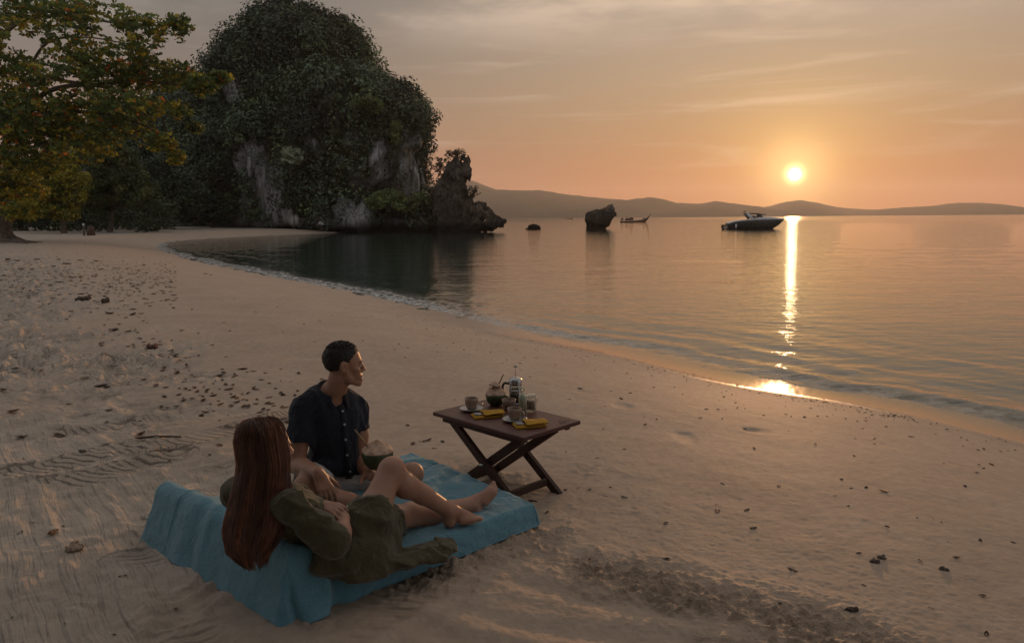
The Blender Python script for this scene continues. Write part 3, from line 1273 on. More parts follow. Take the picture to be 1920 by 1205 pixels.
# plants on the rock that stand out from the mass
tree_thing('tree', at(545, 330, 118.5), [bl(548, 292, 118.5, 20, 15)], .34, 40, 60, [(.34, .37, .26), (.25, .29, .17)],
           'pale grey-green tree with thin open crown in front of the cliff face', 'tree', .12, matl=LEAF_DULL, clr=(.35, .6))
tree_thing('bush', at(725, 395, 119.5), [bl(728, 372, 119.5, 34, 16), bl(705, 382, 119.5, 20, 14), bl(790, 372, 120, 22, 14), bl(765, 385, 119.5, 26, 12)],
           .36, 40, 120, [(.15, .19, .055), (.10, .14, .045)],
           'bright green bush at the foot of the cliff beside the sea stack', 'bush', .10, matl=LEAF_DULL, clr=(.4, .7), stems=2)
tree_thing('bush', at(690, 210, 121.5), [bl(690, 193, 119.5, 26, 10), bl(708, 200, 119.5, 12, 8)], .34, 40, 60, [(.12, .15, .04)],
           'yellow-green bush high up on the forested cliff', 'bush', .10, matl=LEAF_DULL, clr=(.4, .7))
tree_thing('bush', at(744, 270, 122), [bl(743, 245, 122, 9, 20)], .34, 40, 40, [(.14, .17, .045)],
           'narrow yellow-green bush above the bare rock near the right end of the cliff', 'bush', .10, matl=LEAF_DULL, clr=(.35, .6))


# ------------------------------------------------------------------ rocks in the water
def rock(name, label, lo, hi, vox, prims, disp, mat, subs=(), cat='rock'):
    s = SDF(lo, hi, vox)
    for c, r_, k in prims:
        s.ell(c, r_, k=k)
    for c, r_, k in subs:
        s.ell(c, r_, k=k, sub=True)
    s.disp(disp, vox * 5)
    V, Fc = s.mesh(1)
    org = V.mean(0) * [1, 1, 0]
    o = mk(name, V - org, Fc, mat)
    o.location = org.tolist()
    return tag(o, label, cat)


def crag(a, fx, seed):
    """Jagged limestone relief: amplitude a, frequency fx, drawn out downwards."""
    return lambda p: (a * fbm(p * np.array([fx, fx, fx * .5]), 4, seed, .62) + .7 * a * np.abs(fbm(p * fx * 2.1, 3, seed + 9, .6)) - .25 * a)


def P4(x, y, Y):                           # point on the sea stack, read off the enlarged photo
    return at(780 + x / 6.69, 270 + y / 6.69, Y)


k4 = 118.0 / F / 6.69


def e4(x, y, rx, ry, Y=118.0, rd=None, k=.14):
    return (P4(x, y, Y), (rx * k4, (rd or rx) * k4, ry * k4), k)


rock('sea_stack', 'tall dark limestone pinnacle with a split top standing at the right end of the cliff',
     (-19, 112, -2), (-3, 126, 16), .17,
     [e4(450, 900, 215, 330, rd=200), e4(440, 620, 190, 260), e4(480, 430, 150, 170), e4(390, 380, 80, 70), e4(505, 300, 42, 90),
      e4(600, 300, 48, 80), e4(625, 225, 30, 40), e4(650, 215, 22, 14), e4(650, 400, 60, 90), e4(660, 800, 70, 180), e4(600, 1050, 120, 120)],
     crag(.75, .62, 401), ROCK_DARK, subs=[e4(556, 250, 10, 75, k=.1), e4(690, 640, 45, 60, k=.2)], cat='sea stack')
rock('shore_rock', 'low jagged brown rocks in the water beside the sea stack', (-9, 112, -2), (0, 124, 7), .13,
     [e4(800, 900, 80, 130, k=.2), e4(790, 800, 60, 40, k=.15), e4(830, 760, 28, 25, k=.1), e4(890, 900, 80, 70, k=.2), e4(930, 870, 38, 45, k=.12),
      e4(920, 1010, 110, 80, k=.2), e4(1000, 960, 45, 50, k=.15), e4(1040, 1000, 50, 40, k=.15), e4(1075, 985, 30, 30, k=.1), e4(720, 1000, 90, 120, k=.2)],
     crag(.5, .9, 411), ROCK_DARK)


def P8(x, y, Y=141.0):
    return at(960 + x / 6.4, 370 + y / 6.4, Y)


k8 = 141.0 / F / 6.4


def e8(x, y, rx, ry, rd=None, k=.3):
    return (P8(x, y), (rx * k8, (rd or rx) * k8, ry * k8), k)


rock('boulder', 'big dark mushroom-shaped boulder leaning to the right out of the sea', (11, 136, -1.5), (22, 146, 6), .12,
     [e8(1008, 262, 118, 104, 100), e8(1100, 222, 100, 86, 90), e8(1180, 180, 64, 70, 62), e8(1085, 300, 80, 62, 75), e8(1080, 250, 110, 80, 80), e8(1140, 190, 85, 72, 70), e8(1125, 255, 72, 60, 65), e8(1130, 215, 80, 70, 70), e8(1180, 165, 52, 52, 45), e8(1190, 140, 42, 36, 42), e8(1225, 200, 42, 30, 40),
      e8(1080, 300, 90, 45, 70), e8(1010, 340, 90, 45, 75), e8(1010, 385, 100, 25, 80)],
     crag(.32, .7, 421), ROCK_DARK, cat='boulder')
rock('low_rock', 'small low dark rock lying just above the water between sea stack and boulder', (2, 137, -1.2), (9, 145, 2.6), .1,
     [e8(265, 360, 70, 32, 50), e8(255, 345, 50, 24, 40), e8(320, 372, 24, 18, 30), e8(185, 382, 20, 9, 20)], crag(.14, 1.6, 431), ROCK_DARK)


def bare_shrub(name, label, roots, seed, h, col):
    """Thin branched shrub with few small leaves."""
    r_ = random.Random(seed)
    base = np.array(roots[0], float)
    root = empty(name, base, label, 'shrub')
    m, tips = MB(), []

    def grow(p, d, L, rad_, lev):
        q = p + d * L
        m.tube([p, (p + q) / 2 + np.array([r_.uniform(-1, 1), 0, r_.uniform(-.5, 1)]) * L * .08, q], [rad_ * 1.5, rad_ * 1.2, rad_ * .85], 4, False)
        tips.append(q)
        if lev:
            for _ in range(3):
                a = np.array([r_.gauss(0, .55), r_.gauss(0, .4), r_.gauss(.15, .4)])
                grow(q, (d + a) / np.linalg.norm(d + a), L * r_.uniform(.55, .8), rad_ * .6, lev - 1)
    for p in roots:
        for _ in range(3):
            d = np.array([r_.gauss(0, .45), r_.gauss(0, .3), 1.0])
            grow(np.array(p, float), d / np.linalg.norm(d), h * r_.uniform(.3, .45), .035, 3)
    m.build('branch', TWIG, root)
    t = np.array(tips)
    t = t[rng.random(len(t)) < .75]
    v, f, c = clumps(t, np.full(len(t), .16), 4, .20, np.tile(col, (len(t), 1)), hollow=.2)
    part('foliage', v, f, LEAF_DULL, root, smooth=False, col=c)


bare_shrub('bare_shrub', 'thin half-bare shrub on the split top of the sea stack', [P4(505, 235, 118), P4(470, 260, 118), P4(545, 250, 118.3)], 5, 2.2, (.09, .07, .04))
bare_shrub('bare_shrub', 'thin shrub in the gap between cliff and sea stack', [P4(300, 400, 118.4), P4(350, 340, 118.2), P4(270, 420, 118.6)], 6, 2.4, (.05, .05, .03))
bare_shrub('bare_shrub', 'small sparse shrub on the right flank of the sea stack above the low rocks', [P4(700, 740, 117.5), P4(680, 700, 117.5)], 8, 2.2, (.05, .05, .03))

# small white notice on the rock
nr = empty('notice_sign', at(602, 423, 118.2), 'small white rectangular sign on a post at the foot of the cliff', 'sign')
m = MB()
p = at(602, 418.5, 118.2)
m.box(p, (.75, .05, .42))
WHITE = simple('white_paint', (.62, .62, .60), (.5, .5, .48), .5, 4)
m.build('board', WHITE, nr, False)
m = MB()
m.box(at(602, 428, 118.26), (.08, .05, 1.7))
m.build('post', TWIG, nr, False)

# ------------------------------------------------------------------ trees along the beach
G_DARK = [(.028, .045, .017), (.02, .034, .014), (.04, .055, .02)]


def gr(u, Y):                              # ground point under photo column u at distance Y
    x = ray(u, 430)[0] / ray(u, 430)[1] * Y
    return np.array([x, Y, zg(x, Y)])


tree_thing('broadleaf_tree', gr(120, 86), [bl(105, 335, 86, 48, 42), bl(70, 355, 86, 40, 38), bl(135, 345, 85, 30, 36), bl(100, 300, 87, 36, 26),
                                           bl(150, 380, 85, 18, 14), bl(70, 392, 84.5, 40, 16), bl(125, 396, 84.5, 30, 14)], .34, 46, 330,
           [(.32, .28, .035), (.24, .23, .032), (.40, .29, .03), (.16, .18, .03)], 'rounded yellow-green tree behind the spreading almond tree', 'tree',
           .3, clr=(.5, .95))
tree_thing('broadleaf_tree', gr(205, 92), [bl(215, 320, 92, 45, 48), bl(245, 355, 92, 42, 34), bl(190, 370, 92, 36, 30), bl(270, 375, 91, 26, 22), bl(205, 280, 93, 30, 30)],
           .34, 46, 330, [(.11, .14, .05), (.085, .115, .045), (.14, .155, .055)], 'dark green tree between the yellow-green tree and the cliff', 'tree', .3, clr=(.5, .95))
tree_thing('broadleaf_tree', gr(40, 96), [bl(30, 370, 96, 40, 40), bl(0, 340, 96, 40, 50), bl(60, 395, 95, 26, 16)], .34, 46, 220, [(.10, .13, .04), (.18, .17, .035)],
           'dull green tree at the left edge behind the almond trunk', 'tree', .3, clr=(.5, .95))
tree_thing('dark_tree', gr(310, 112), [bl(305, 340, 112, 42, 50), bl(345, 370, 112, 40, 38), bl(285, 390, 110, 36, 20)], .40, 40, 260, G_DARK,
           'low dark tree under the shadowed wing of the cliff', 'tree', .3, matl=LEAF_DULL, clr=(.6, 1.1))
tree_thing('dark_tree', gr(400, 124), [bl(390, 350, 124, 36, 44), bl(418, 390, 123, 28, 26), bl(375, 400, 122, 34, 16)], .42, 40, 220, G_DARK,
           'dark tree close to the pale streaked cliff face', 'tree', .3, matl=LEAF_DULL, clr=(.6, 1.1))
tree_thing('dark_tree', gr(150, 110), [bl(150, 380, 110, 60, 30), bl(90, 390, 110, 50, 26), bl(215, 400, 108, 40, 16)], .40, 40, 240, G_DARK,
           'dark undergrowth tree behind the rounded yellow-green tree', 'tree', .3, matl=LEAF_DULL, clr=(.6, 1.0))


def almond_tree():
    Y = 55.0
    b = gr(6, Y + 2)
    root = empty('almond_tree', b, 'large spreading almond tree with green and orange leaves reaching over the beach', 'tree')
    blobs = [(40, 14, 80, 26, 1), (170, 28, 80, 22, 1), (285, 55, 52, 22, 1), (335, 44, 22, 14, 2), (20, 52, 50, 20, .6), (130, 72, 60, 22, .9), (250, 88, 44, 15, .8),
             (200, 112, 110, 22, 1), (120, 140, 70, 22, .8), (240, 150, 100, 26, 1), (330, 138, 46, 18, 1.5), (378, 160, 28, 15, 2.0), (412, 146, 18, 9, 3.5),
             (384, 180, 14, 9, 2.5), (110, 188, 110, 30, 1), (230, 200, 90, 26, 1), (325, 208, 34, 20, .8), (368, 240, 13, 9, 3), (90, 240, 110, 36, 1),
             (235, 245, 60, 28, 1), (305, 268, 24, 18, 1.6), (330, 296, 10, 14, 3), (40, 300, 70, 36, 1), (150, 285, 60, 24, .7), (20, 350, 60, 44, 1.6), (15, 392, 44, 22, 1.4), (60, 215, 90, 40, 1.0), (10, 240, 60, 50, 1.0), (30, 130, 60, 30, .6), (-60, 120, 80, 90, .6),
             (-60, 260, 80, 80, .6), (345, 65, 10, 20, .4), (70, 120, 30, 18, .25)]
    W3 = np.array([(*at(u, v, Y + rnd.uniform(-3, 3)), a * Y / F, min(a, 60) * Y / F * 1.3, b_ * Y / F, w) for u, v, a, b_, w in blobs])
    # limbs
    fork = at(-20, 330, Y + 1)
    m = MB()
    m.tube(spline([b - [0, 0, .4], b + [.1, 0, 1.0], (b + fork) / 2 + [.1, 0, .2], fork], 6), np.linspace(.62, .36, 19), 10)
    for k in range(6):                     # root flare
        a = k * 1.05
        m.tube([b + np.array([0, 0, .75]), b + np.array([math.cos(a) * .8, math.sin(a) * .8, .18]), b + np.array([math.cos(a) * 1.7, math.sin(a) * 1.7, -.1])], [.32, .2, .08], 7)
    m.build('trunk', BARK, root)
    limbs = [([(-20, 330), (-40, 180), (-10, 108), (25, 116), (52, 132), (110, 150), (180, 158), (260, 150), (330, 142)], .30, .05),
             ([(-20, 330), (20, 250), (66, 190), (100, 168), (150, 160), (215, 168), (290, 200), (318, 260)], .26, .04),
             ([(-40, 180), (-10, 90), (40, 40), (120, 30), (230, 45), (320, 50)], .22, .04),
             ([(66, 190), (120, 205), (200, 215), (280, 240), (325, 285)], .14, .03),
             ([(-20, 330), (30, 310), (70, 290), (110, 300)], .18, .04), ([(150, 160), (240, 110), (300, 75)], .09, .03),
             ([(52, 132), (90, 80), (160, 70), (250, 85)], .12, .03), ([(260, 150), (350, 160), (410, 148)], .07, .02), ([(215, 168), (300, 210), (366, 238)], .06, .02)]
    for L, ra, rb in limbs:
        dy = 0.0
        pts = []
        for i, (u, v) in enumerate(L):
            dy += rnd.uniform(-.7, .7) if i else 0
            pts.append(at(u, v, Y + 1 + dy))
        pts = spline(pts, 5)
        m = MB()
        m.tube(pts, np.linspace(ra, rb, len(pts)), 8)
        part_ = m.build('limb', BARK, root)
    # leaf rosettes at the twig ends
    w = W3[:, 3] * W3[:, 5] * W3[:, 6]
    n = 5200
    pk = rng.choice(len(W3), n, p=w / w.sum())
    d = rdir(n)
    C = W3[pk, :3] + d * W3[pk, 3:6] * (rng.random((n, 1)) ** .4)
    nz = fbm(C * .55, 3, 501)
    C = C[nz > -.42]
    n = len(C)
    tw = MB()
    for i in range(0, n, 3):
        q = C[i] + np.array([rnd.uniform(-.7, .1), rnd.uniform(-.4, .4), rnd.uniform(-.5, .15)])
        tw.tube([q, (q + C[i]) / 2 + [0, 0, -.05], C[i]], [.022, .016, .01], 3, False)
    tw.build('twig', TWIG, root)['kind'] = 'stuff'
    per = 8
    a = (np.tile(np.arange(per), n) * 2.4 + np.repeat(rng.random(n) * 6.3, per))
    el = rng.normal(.15, .45, n * per)
    tip = np.stack([np.cos(a) * np.cos(el), np.sin(a) * np.cos(el), np.sin(el)], 1)
    sz = .34 * (.65 + .6 * rng.random(n * per))
    P = np.repeat(C, per, 0) + tip * (sz * .55)[:, None]
    Nn = np.array([0, 0, .45]) + .9 * rdir(n * per)
    v, f, k = leaf_mesh(P, sz, Nn, tip, .56, .2, True)
    low = sstep(C[:, 2], 9.5, 4.0)
    cl = np.array([.12, .165, .045]) * (.65 + .7 * rng.random((n, 1)))
    yel = (rng.random(n) < .26 + .5 * low)
    cl[yel] = np.array([.36, .31, .04]) * (.5 + .7 * rng.random((yel.sum(), 1)))
    c = np.repeat(cl, per, 0) * (.75 + .5 * rng.random((n * per, 1)))
    org = rng.random(n * per) < .018
    clus = np.repeat(rng.random(n) < .018, per) & (rng.random(n * per) < .6)
    c[org | clus] = np.array([.70, .20, .03]) * (.5 + .7 * rng.random(((org | clus).sum(), 1)))
    part('crown', v, f, LEAF, root, smooth=False, col=np.repeat(c, k, 0))
    return root


ALMOND = almond_tree()
# roots and a stump by the forest edge
m = MB()
p = gr(170, 78)
rt = empty('tree_stump', p, 'small reddish-brown stump at the edge of the sand under the trees', 'stump')
m.tube([p - [0, 0, .2], p + [0, 0, .5], p + [.04, 0, .95]], [.46, .34, .30], 10)
m.build('stump', simple('red_bark', (.12, .06, .04), (.06, .035, .025), .9, 3, .02, 8), rt)
m = MB()
p = gr(157, 77)
rt = empty('mooring_post', p, 'thin dark pole with a pale top by the stump', 'post')
m.tube([p - [0, 0, .2], p + [0, 0, 1.0]], [.09, .08], 8)
m.build('pole', TWIG, rt)
m = MB()
m.tube([p + [0, 0, 1.0], p + [0, 0, 1.22]], [.11, .10], 8)
m.build('cap', WHITE, rt)
m = MB()
for k in range(4):
    u0 = 20 + k * 9
    a, b_ = gr(-40, 52 + k * .9), gr(u0 + 30, 51 + k * .7)
    m.tube(spline([a + [0, 0, .12], (a + b_) / 2 + [0, rnd.uniform(-.3, .3), .16], b_ + [0, 0, .02]], 6), np.linspace(.14, .03, 13), 6)
m.build('root', BARK, ALMOND)


# the wood behind the beach: undergrowth beyond the trees in view, and unseen trees added behind the viewer to shade the near sand
def wood(n, lo, hi, rad, per, leaf, seed, col, keep=None):
    P = np.array(lo) + (np.array(hi) - np.array(lo)) * rng.random((n, 3))
    if keep is not None:
        P = P[keep(P)]
    cc = np.array([col]) * (.6 + .8 * rng.random((len(P), 1)))
    return clumps(P, rad * (.6 + .8 * rng.random(len(P))), per, leaf, cc, up=.4, jit=.5)


U = rng.uniform(-220, 330, 560)
YY = rng.uniform(92, 126, 560)
PB = np.array([gr(u_, y_) for u_, y_ in zip(U, YY)]) + np.array([0, 0, 1]) * (rng.random((560, 1)) ** 1.3 * 4.2 + .3)
v, f, c = clumps(PB, .7 + .8 * rng.random(560), 40, .45, np.array([[.045, .062, .026]]) * (.6 + .8 * rng.random((560, 1))), up=.4, jit=.5)
o = mk('undergrowth', v, f, LEAF_DULL, smooth=False, col=c)
o['kind'] = 'stuff'
v, f, c = wood(1500, (-26, -20, 3.4), (18, 1.4, 11.5), 1.25, 24, .56, 1, (.035, .05, .018),
               lambda P: (P[:, 2] > 3.4 + .30 * np.maximum(P[:, 1] + 6, 0)) & (np.hypot(P[:, 0], P[:, 1]) > 2.5) & (P[:, 0] < 5.5 - .55 * P[:, 1]))
m = MB()
for k in range(11):
    x_, y_ = -24 + k * 3.2 + rnd.uniform(-1, 1), -9 + rnd.uniform(-5, 3)
    m.tube(spline([(x_, y_, .3), (x_ + rnd.uniform(-.4, .4), y_, 3), (x_ + rnd.uniform(-1, 1), y_ + 1, 8)], 4), np.linspace(.28, .1, 9), 8)
tv, tf = np.concatenate(m.v), [np.concatenate(m.f4)]
o = mk('added_shade_trees', np.vstack([v, tv]), [f, tf[0] + len(v)], LEAF_DULL, smooth=False, col=np.vstack([c, np.tile((.08, .06, .045), (len(tv), 1))]))  # out-of-view canopy and trunks, added to darken the foreground sand
o['kind'] = 'stuff'


# ------------------------------------------------------------------ boats
GEL = simple('white_gelcoat', (.60, .60, .58), (.52, .52, .50), .25, 2)
NAVY = simple('dark_hull_paint', (.045, .052, .050), (.03, .036, .036), .3, 2)
CANVAS = simple('dark_canvas', (.05, .05, .055), (.03, .03, .035), .8, 5)
STEEL = simple('steel', (.55, .55, .55), (.4, .4, .4), .25, 5, metal=1.0)
WOODB = simple('boat_wood', (.10, .06, .035), (.05, .03, .02), .7, 3, stretch=(1, 6, 6))
BLACK = simple('black_plastic', (.02, .02, .02), (.012, .012, .012), .5, 5)
TINT = NT('tinted_window').set(Base_Color=(.03, .03, .035), Roughness=.05)


def lp(o, root):
    o.parent = root
    return o


def hull(sections):
    """sections: list of (n,3) outlines port->keel->starboard, all with equal n; caps at stern and bow, deck closed."""
    A = np.array(sections, float)
    k, n, _ = A.shape
    idx = np.arange(k * n).reshape(k, n)
    f = np.stack([idx[:-1, :-1], idx[1:, :-1], idx[1:, 1:], idx[:-1, 1:]], -1).reshape(-1, 4)
    f = np.vstack([f, np.stack([idx[:-1, -1], idx[1:, -1], idx[1:, 0], idx[:-1, 0]], -1)])
    V = A.reshape(-1, 3)
    cap = [[idx[0, 0], idx[0, i], idx[0, i + 1]] for i in range(1, n - 1)]
    return V, [f, np.array(cap)]


def motorboat():
    o = at(1416, 430, 128)
    o[2] = 0
    ORG = o
    root = empty('motor_yacht', o, 'dark-hulled motor yacht with canvas top and arch anchored left of the sun\'s reflection', 'motor boat')
    root.rotation_euler.z = R(-4)
    L = 9.6
    x = np.linspace(0, 1, 22)
    sheer = np.interp(x, [0, .10, .22, .5, .8, 1], [.95, 1.28, 1.46, 1.62, 1.66, 1.60])
    keel = np.interp(x, [0, .6, .78, .9, 1], [-.35, -.4, -.15, .55, 1.52])
    beam = 1.5 * np.interp(x, [0, .1, .4, .6, .8, .92, 1], [.88, .95, 1, .96, .72, .40, .03])
    chine = keel + (sheer - keel) * .35
    X = (x - .5) * L
    S_ = []
    for i in range(len(x)):
        b = beam[i]
        half = [(b, sheer[i]), (b * .97, sheer[i] * .7 + chine[i] * .3), (b * .86, chine[i]), (b * .45, (keel[i] + chine[i]) / 2), (0, keel[i])]
        pts = [(X[i] - .0, -q, z) for q, z in half] + [(X[i], q, z) for q, z in half[::-1][1:]]
        S_.append(pts)
    V, f = hull(S_)
    mk('hull', V, f, NAVY, root)
    m = MB()                               # sheer band, deck and foredeck moulding
    S2 = []
    for i in range(len(x)):
        b = beam[i]
        t = sheer[i]
        cr = np.interp(x[i], [0, .45, .5, .62, .8, 1], [0, .0, .34, .36, .22, .03])
        S2.append([(X[i], -b * 1.01, t - .10), (X[i], -b * 1.01, t + .04), (X[i], -b * .75, t + .06 + cr * .8), (X[i], 0, t + .08 + cr), (X[i], b * .75, t + .06 + cr * .8),
                   (X[i], b * 1.01, t + .04), (X[i], b * 1.01, t - .10)])
    V, f = hull(S2)
    mk('deck', V, f, GEL, root)
    m = MB()
    m.box((-L / 2 - .35, 0, .28), (.8, 2.3, .10), bev=.03)
    lp(m.build('swim_platform', GEL), root)
    m = MB()
    for y in (-.35, .35):
        m.tube([(-L / 2 - .35, y, .1), (-L / 2 - .72, y, .38), (-L / 2 - .70, y, .62), (-L / 2 - .3, y, .55)], [.17, .20, .17, .12], 8)
        m.tube([(-L / 2 - .6, y, .2), (-L / 2 - .62, y, -.4)], [.10, .08], 8)
    lp(m.build('stern_drive', BLACK), root)
    for y in (-1.25, 1.25):
        m = MB()
        m.bar((-.78, y, 1.66), (-1.68, y * .92, 2.62), .42, .10, up=(0, 1, 0), bev=.03)
        lp(m.build('arch', GEL), root)
    m = MB()
    m.bar((-1.74, -1.2, 2.66), (-1.74, 1.2, 2.66), .34, .09, bev=.03)
    lp(m.build('arch_top', GEL), root)
    for y in (-.7, .0):
        m = MB()
        m.tube([(-1.75, y, 2.66), (-1.95, y, 2.95)], [.03, .03], 6)
        m.tube([(-1.95, y, 2.86), (-1.95, y, 3.03)], [.11, .07], 8)
        lp(m.build('lamp', BLACK), root)
    m = MB()                               # bimini
    xs = np.linspace(-1.62, 1.35, 9)
    V, f = [], []
    for i, q in enumerate(xs):
        t = (q - xs[0]) / (xs[-1] - xs[0])
        zc_ = 2.66 + .10 * math.sin(math.pi * min(1, t * 1.1)) - .16 * t
        for y in np.linspace(-1.2, 1.2, 7):
            V.append((q, y, zc_ - .10 * (y / 1.2) ** 2))
    V = np.array(V)
    idx = np.arange(63).reshape(9, 7)
    fq = np.stack([idx[:-1, :-1], idx[1:, :-1], idx[1:, 1:], idx[:-1, 1:]], -1).reshape(-1, 4)
    b = V.copy()
    b[:, 2] -= .09
    ring = np.concatenate([idx[:, 0], idx[-1, 1:], idx[-2::-1, -1], idx[0, -2:0:-1]])
    side = np.stack([ring, np.roll(ring, -1), np.roll(ring, -1) + 63, ring + 63], 1)
    mk('canvas_top', np.vstack([V, b]), np.vstack([fq, fq[:, ::-1] + 63, side]), CANVAS, root)
    for y in (-1.15, 1.15):
        m = MB()
        m.tube([(.62, y, 1.75), (.55, y, 2.5)], .025, 6)
        m.tube([(.1, y, 1.72), (.55, y, 2.5)], .02, 6)
        lp(m.build('canopy_pole', STEEL), root)
    m = MB()                               # windscreen
    scr = [(.0, -1.25, 1.66), (1.1, -1.05, 1.72), (1.45, 0, 1.85), (1.1, 1.05, 1.72), (.0, 1.25, 1.66)]
    top = [(.15, -1.15, 1.95), (.62, -.85, 2.38), (.80, 0, 2.45), (.62, .85, 2.38), (.15, 1.15, 1.95)]
    V = np.array(scr + top)
    f = np.array([[i, i + 1, i + 6, i + 5] for i in range(4)])
    mk('windscreen', np.vstack([V, V + np.array([.03, 0, -.01])]), np.vstack([f, f[:, ::-1] + 10, [[0, 5, 15, 10], [4, 14, 19, 9]], [[5 + i, 6 + i, 16 + i, 15 + i] for i in range(4)]]), TINT, root)
    m = MB()
    for y in (-1, 1):
        bx = np.array([1.4, 2.4, 3.3, 4.1, 4.55])
        by = np.interp((bx + L / 2) / L, x, beam) * .88 * y
        bz = np.interp((bx + L / 2) / L, x, sheer) + .58
        rail = np.stack([bx, by, bz], 1)
        m.tube(rail, .022, 6)
        for q in rail[1:]:
            m.tube([q, q - [.10, 0, .55]], .018, 5)
    m.tube([(4.55, -.3, 2.25), (4.8, 0, 2.27), (4.55, .3, 2.25)], .022, 6)
    m.tube([(4.8, 0, 2.27), (4.5, 0, 1.7)], .02, 6)
    lp(m.build('bow_rail', STEEL), root)
    vin = simple('seat_vinyl', (.30, .26, .22), None, .5)
    for y in (-.8, .0, .7):
        m = MB()
        m.box((-.15, y, 1.72), (.45, .5, .12), bev=.04)
        m.box((-.36, y, 1.95), (.12, .48, .45), bev=.04)
        lp(m.build('seat', vin), root)
    for xx in (.4, 1.5, 2.5):
        m = MB()
        bb = float(np.interp((xx + L / 2) / L, x, beam)) + .01
        m.box((xx, -bb * .985, 1.12), (.55, .03, .13), bev=.012)
        lp(m.build('porthole', TINT), root)
    m = MB()
    m.box((-3.55, -1.47, .55), (.28, .06, .62), bev=.025)
    lp(m.build('fender', GEL), root)
    return root


motorboat()


def longtail(o, L, label, detail=True, yaw=0.0):
    o = np.array(o, float)
    o[2] = 0
    root = empty('longtail_boat', o, label, 'longtail boat')
    root.rotation_euler.z = yaw
    x = np.linspace(0, 1, 26)
    sheer = np.interp(x, [0, .1, .4, .7, .86, .95, 1], [.62, .55, .55, .95, 1.55, 2.3, 3.0])
    keel = np.interp(x, [0, .1, .7, .84, .92, 1], [.05, -.3, -.3, .0, .95, 2.75])
    beam = .95 * np.interp(x, [0, .1, .4, .7, .85, .94, 1], [.7, .85, 1, .85, .5, .16, .05])
    X = (x - .5) * L
    S_ = []
    for i in range(len(x)):
        half = [(beam[i], sheer[i]), (beam[i] * .93, sheer[i] * .6 + keel[i] * .4), (beam[i] * .6, keel[i] + (sheer[i] - keel[i]) * .15), (0, keel[i])]
        S_.append([(X[i], -q, z) for q, z in half] + [(X[i], q, z) for q, z in half[::-1][1:]])
    V, f = hull(S_)
    mk('hull', V, f, WOODB, root)
    if not detail:
        return root
    m = MB()
    m.tube(spline([(X[-1], 0, 2.9), (X[-1] + .12, 0, 3.25), (X[-1] + .1, 0, 3.5)], 3), np.linspace(.12, .06, 7), 6)
    lp(m.build('prow', WOODB), root)
    m = MB()
    m.box((-L * .44, 0, 1.25), (1.0, .6, .75), bev=.15)
    m.tube([(-L * .44, 0, 1.5), (-L * .44, 0, 1.85)], [.22, .16], 8)
    lp(m.build('engine', BLACK), root)
    m = MB()
    m.tube([(-L * .46, 0, 1.0), (-L * .60, 0, .62), (-L * .72, 0, .35)], [.07, .05, .05], 6)
    lp(m.build('propeller_shaft', STEEL), root)
    for y in (-.75, .75):
        m = MB()
        for x0, x1, z1 in ((.28, .305, 2.4), (.22, .225, 1.9), (.14, .145, 1.9)):
            m = MB()
            m.tube([(-L * x0, y, .55), (-L * x1, y, z1)], .055, 5)
            lp(m.build('roof_post', WOODB), root)
    m = MB()
    m.tube([(-L * .305, -.75, 2.4), (-L * .305, .75, 2.4)], .05, 5)
    lp(m.build('cross_bar', WOODB), root)
    m = MB()
    m.box((-L * .2, 0, 1.15), (3.2, 1.5, .9), bev=.12)
    m.box((-L * .135, 0, 1.75), (1.1, 1.45, .5), bev=.15)
    lp(m.build('cabin', WOODB), root)
    m = MB()
    m.lathe([(.02, 0), (.34, .12), (.42, .38), (.30, .68), (.02, .8)], (L * .285, 0, .95), 10)
    lp(m.build('bundle', CANVAS), root)
    return root


longtail(at(1191, 418, 300), 12.0, 'dark wooden longtail boat with high prow floating behind the mushroom-shaped boulder', yaw=R(3))
longtail(at(1068, 410.0, 900), 9.0, 'tiny distant boat on the sea below the far hills', False)


# ------------------------------------------------------------------ mattress and towels
MP = [gz(265, 1018, ZS)[:2], gz(515, 1175, ZS)[:2], gz(1003, 981, ZS)[:2], gz(775, 877, ZS)[:2]]


def Q(s, t, z=0.0):
    """Place on the mattress: s from backrest to foot, t from the near to the far edge, z above the sand."""
    s, t = np.asarray(s, float)[..., None], np.asarray(t, float)[..., None]
    n = MP[1] + s * (MP[2] - MP[1])
    f = MP[0] + s * (MP[3] - MP[0])
    q = n + t * (f - n)
    return np.concatenate([q, np.broadcast_to(ZS + np.asarray(z, float)[..., None], q.shape[:-1] + (1,))], -1)


PROF = [(0, .0), (.008, .03), (.03, .135), (.055, .232), (.075, .262), (.092, .266), (.112, .250), (.145, .205), (.19, .158), (.25, .126), (.33, .110), (.46, .102), (.95, .098),
        (.985, .082), (1.0, .045), (1.004, .0)]
prof = spline(PROF, 6)
pl_ = np.concatenate([[0], np.cumsum(np.hypot(np.diff(prof[:, 0]) * 1.42, np.diff(prof[:, 1])))])
TOTAL = pl_[-1]


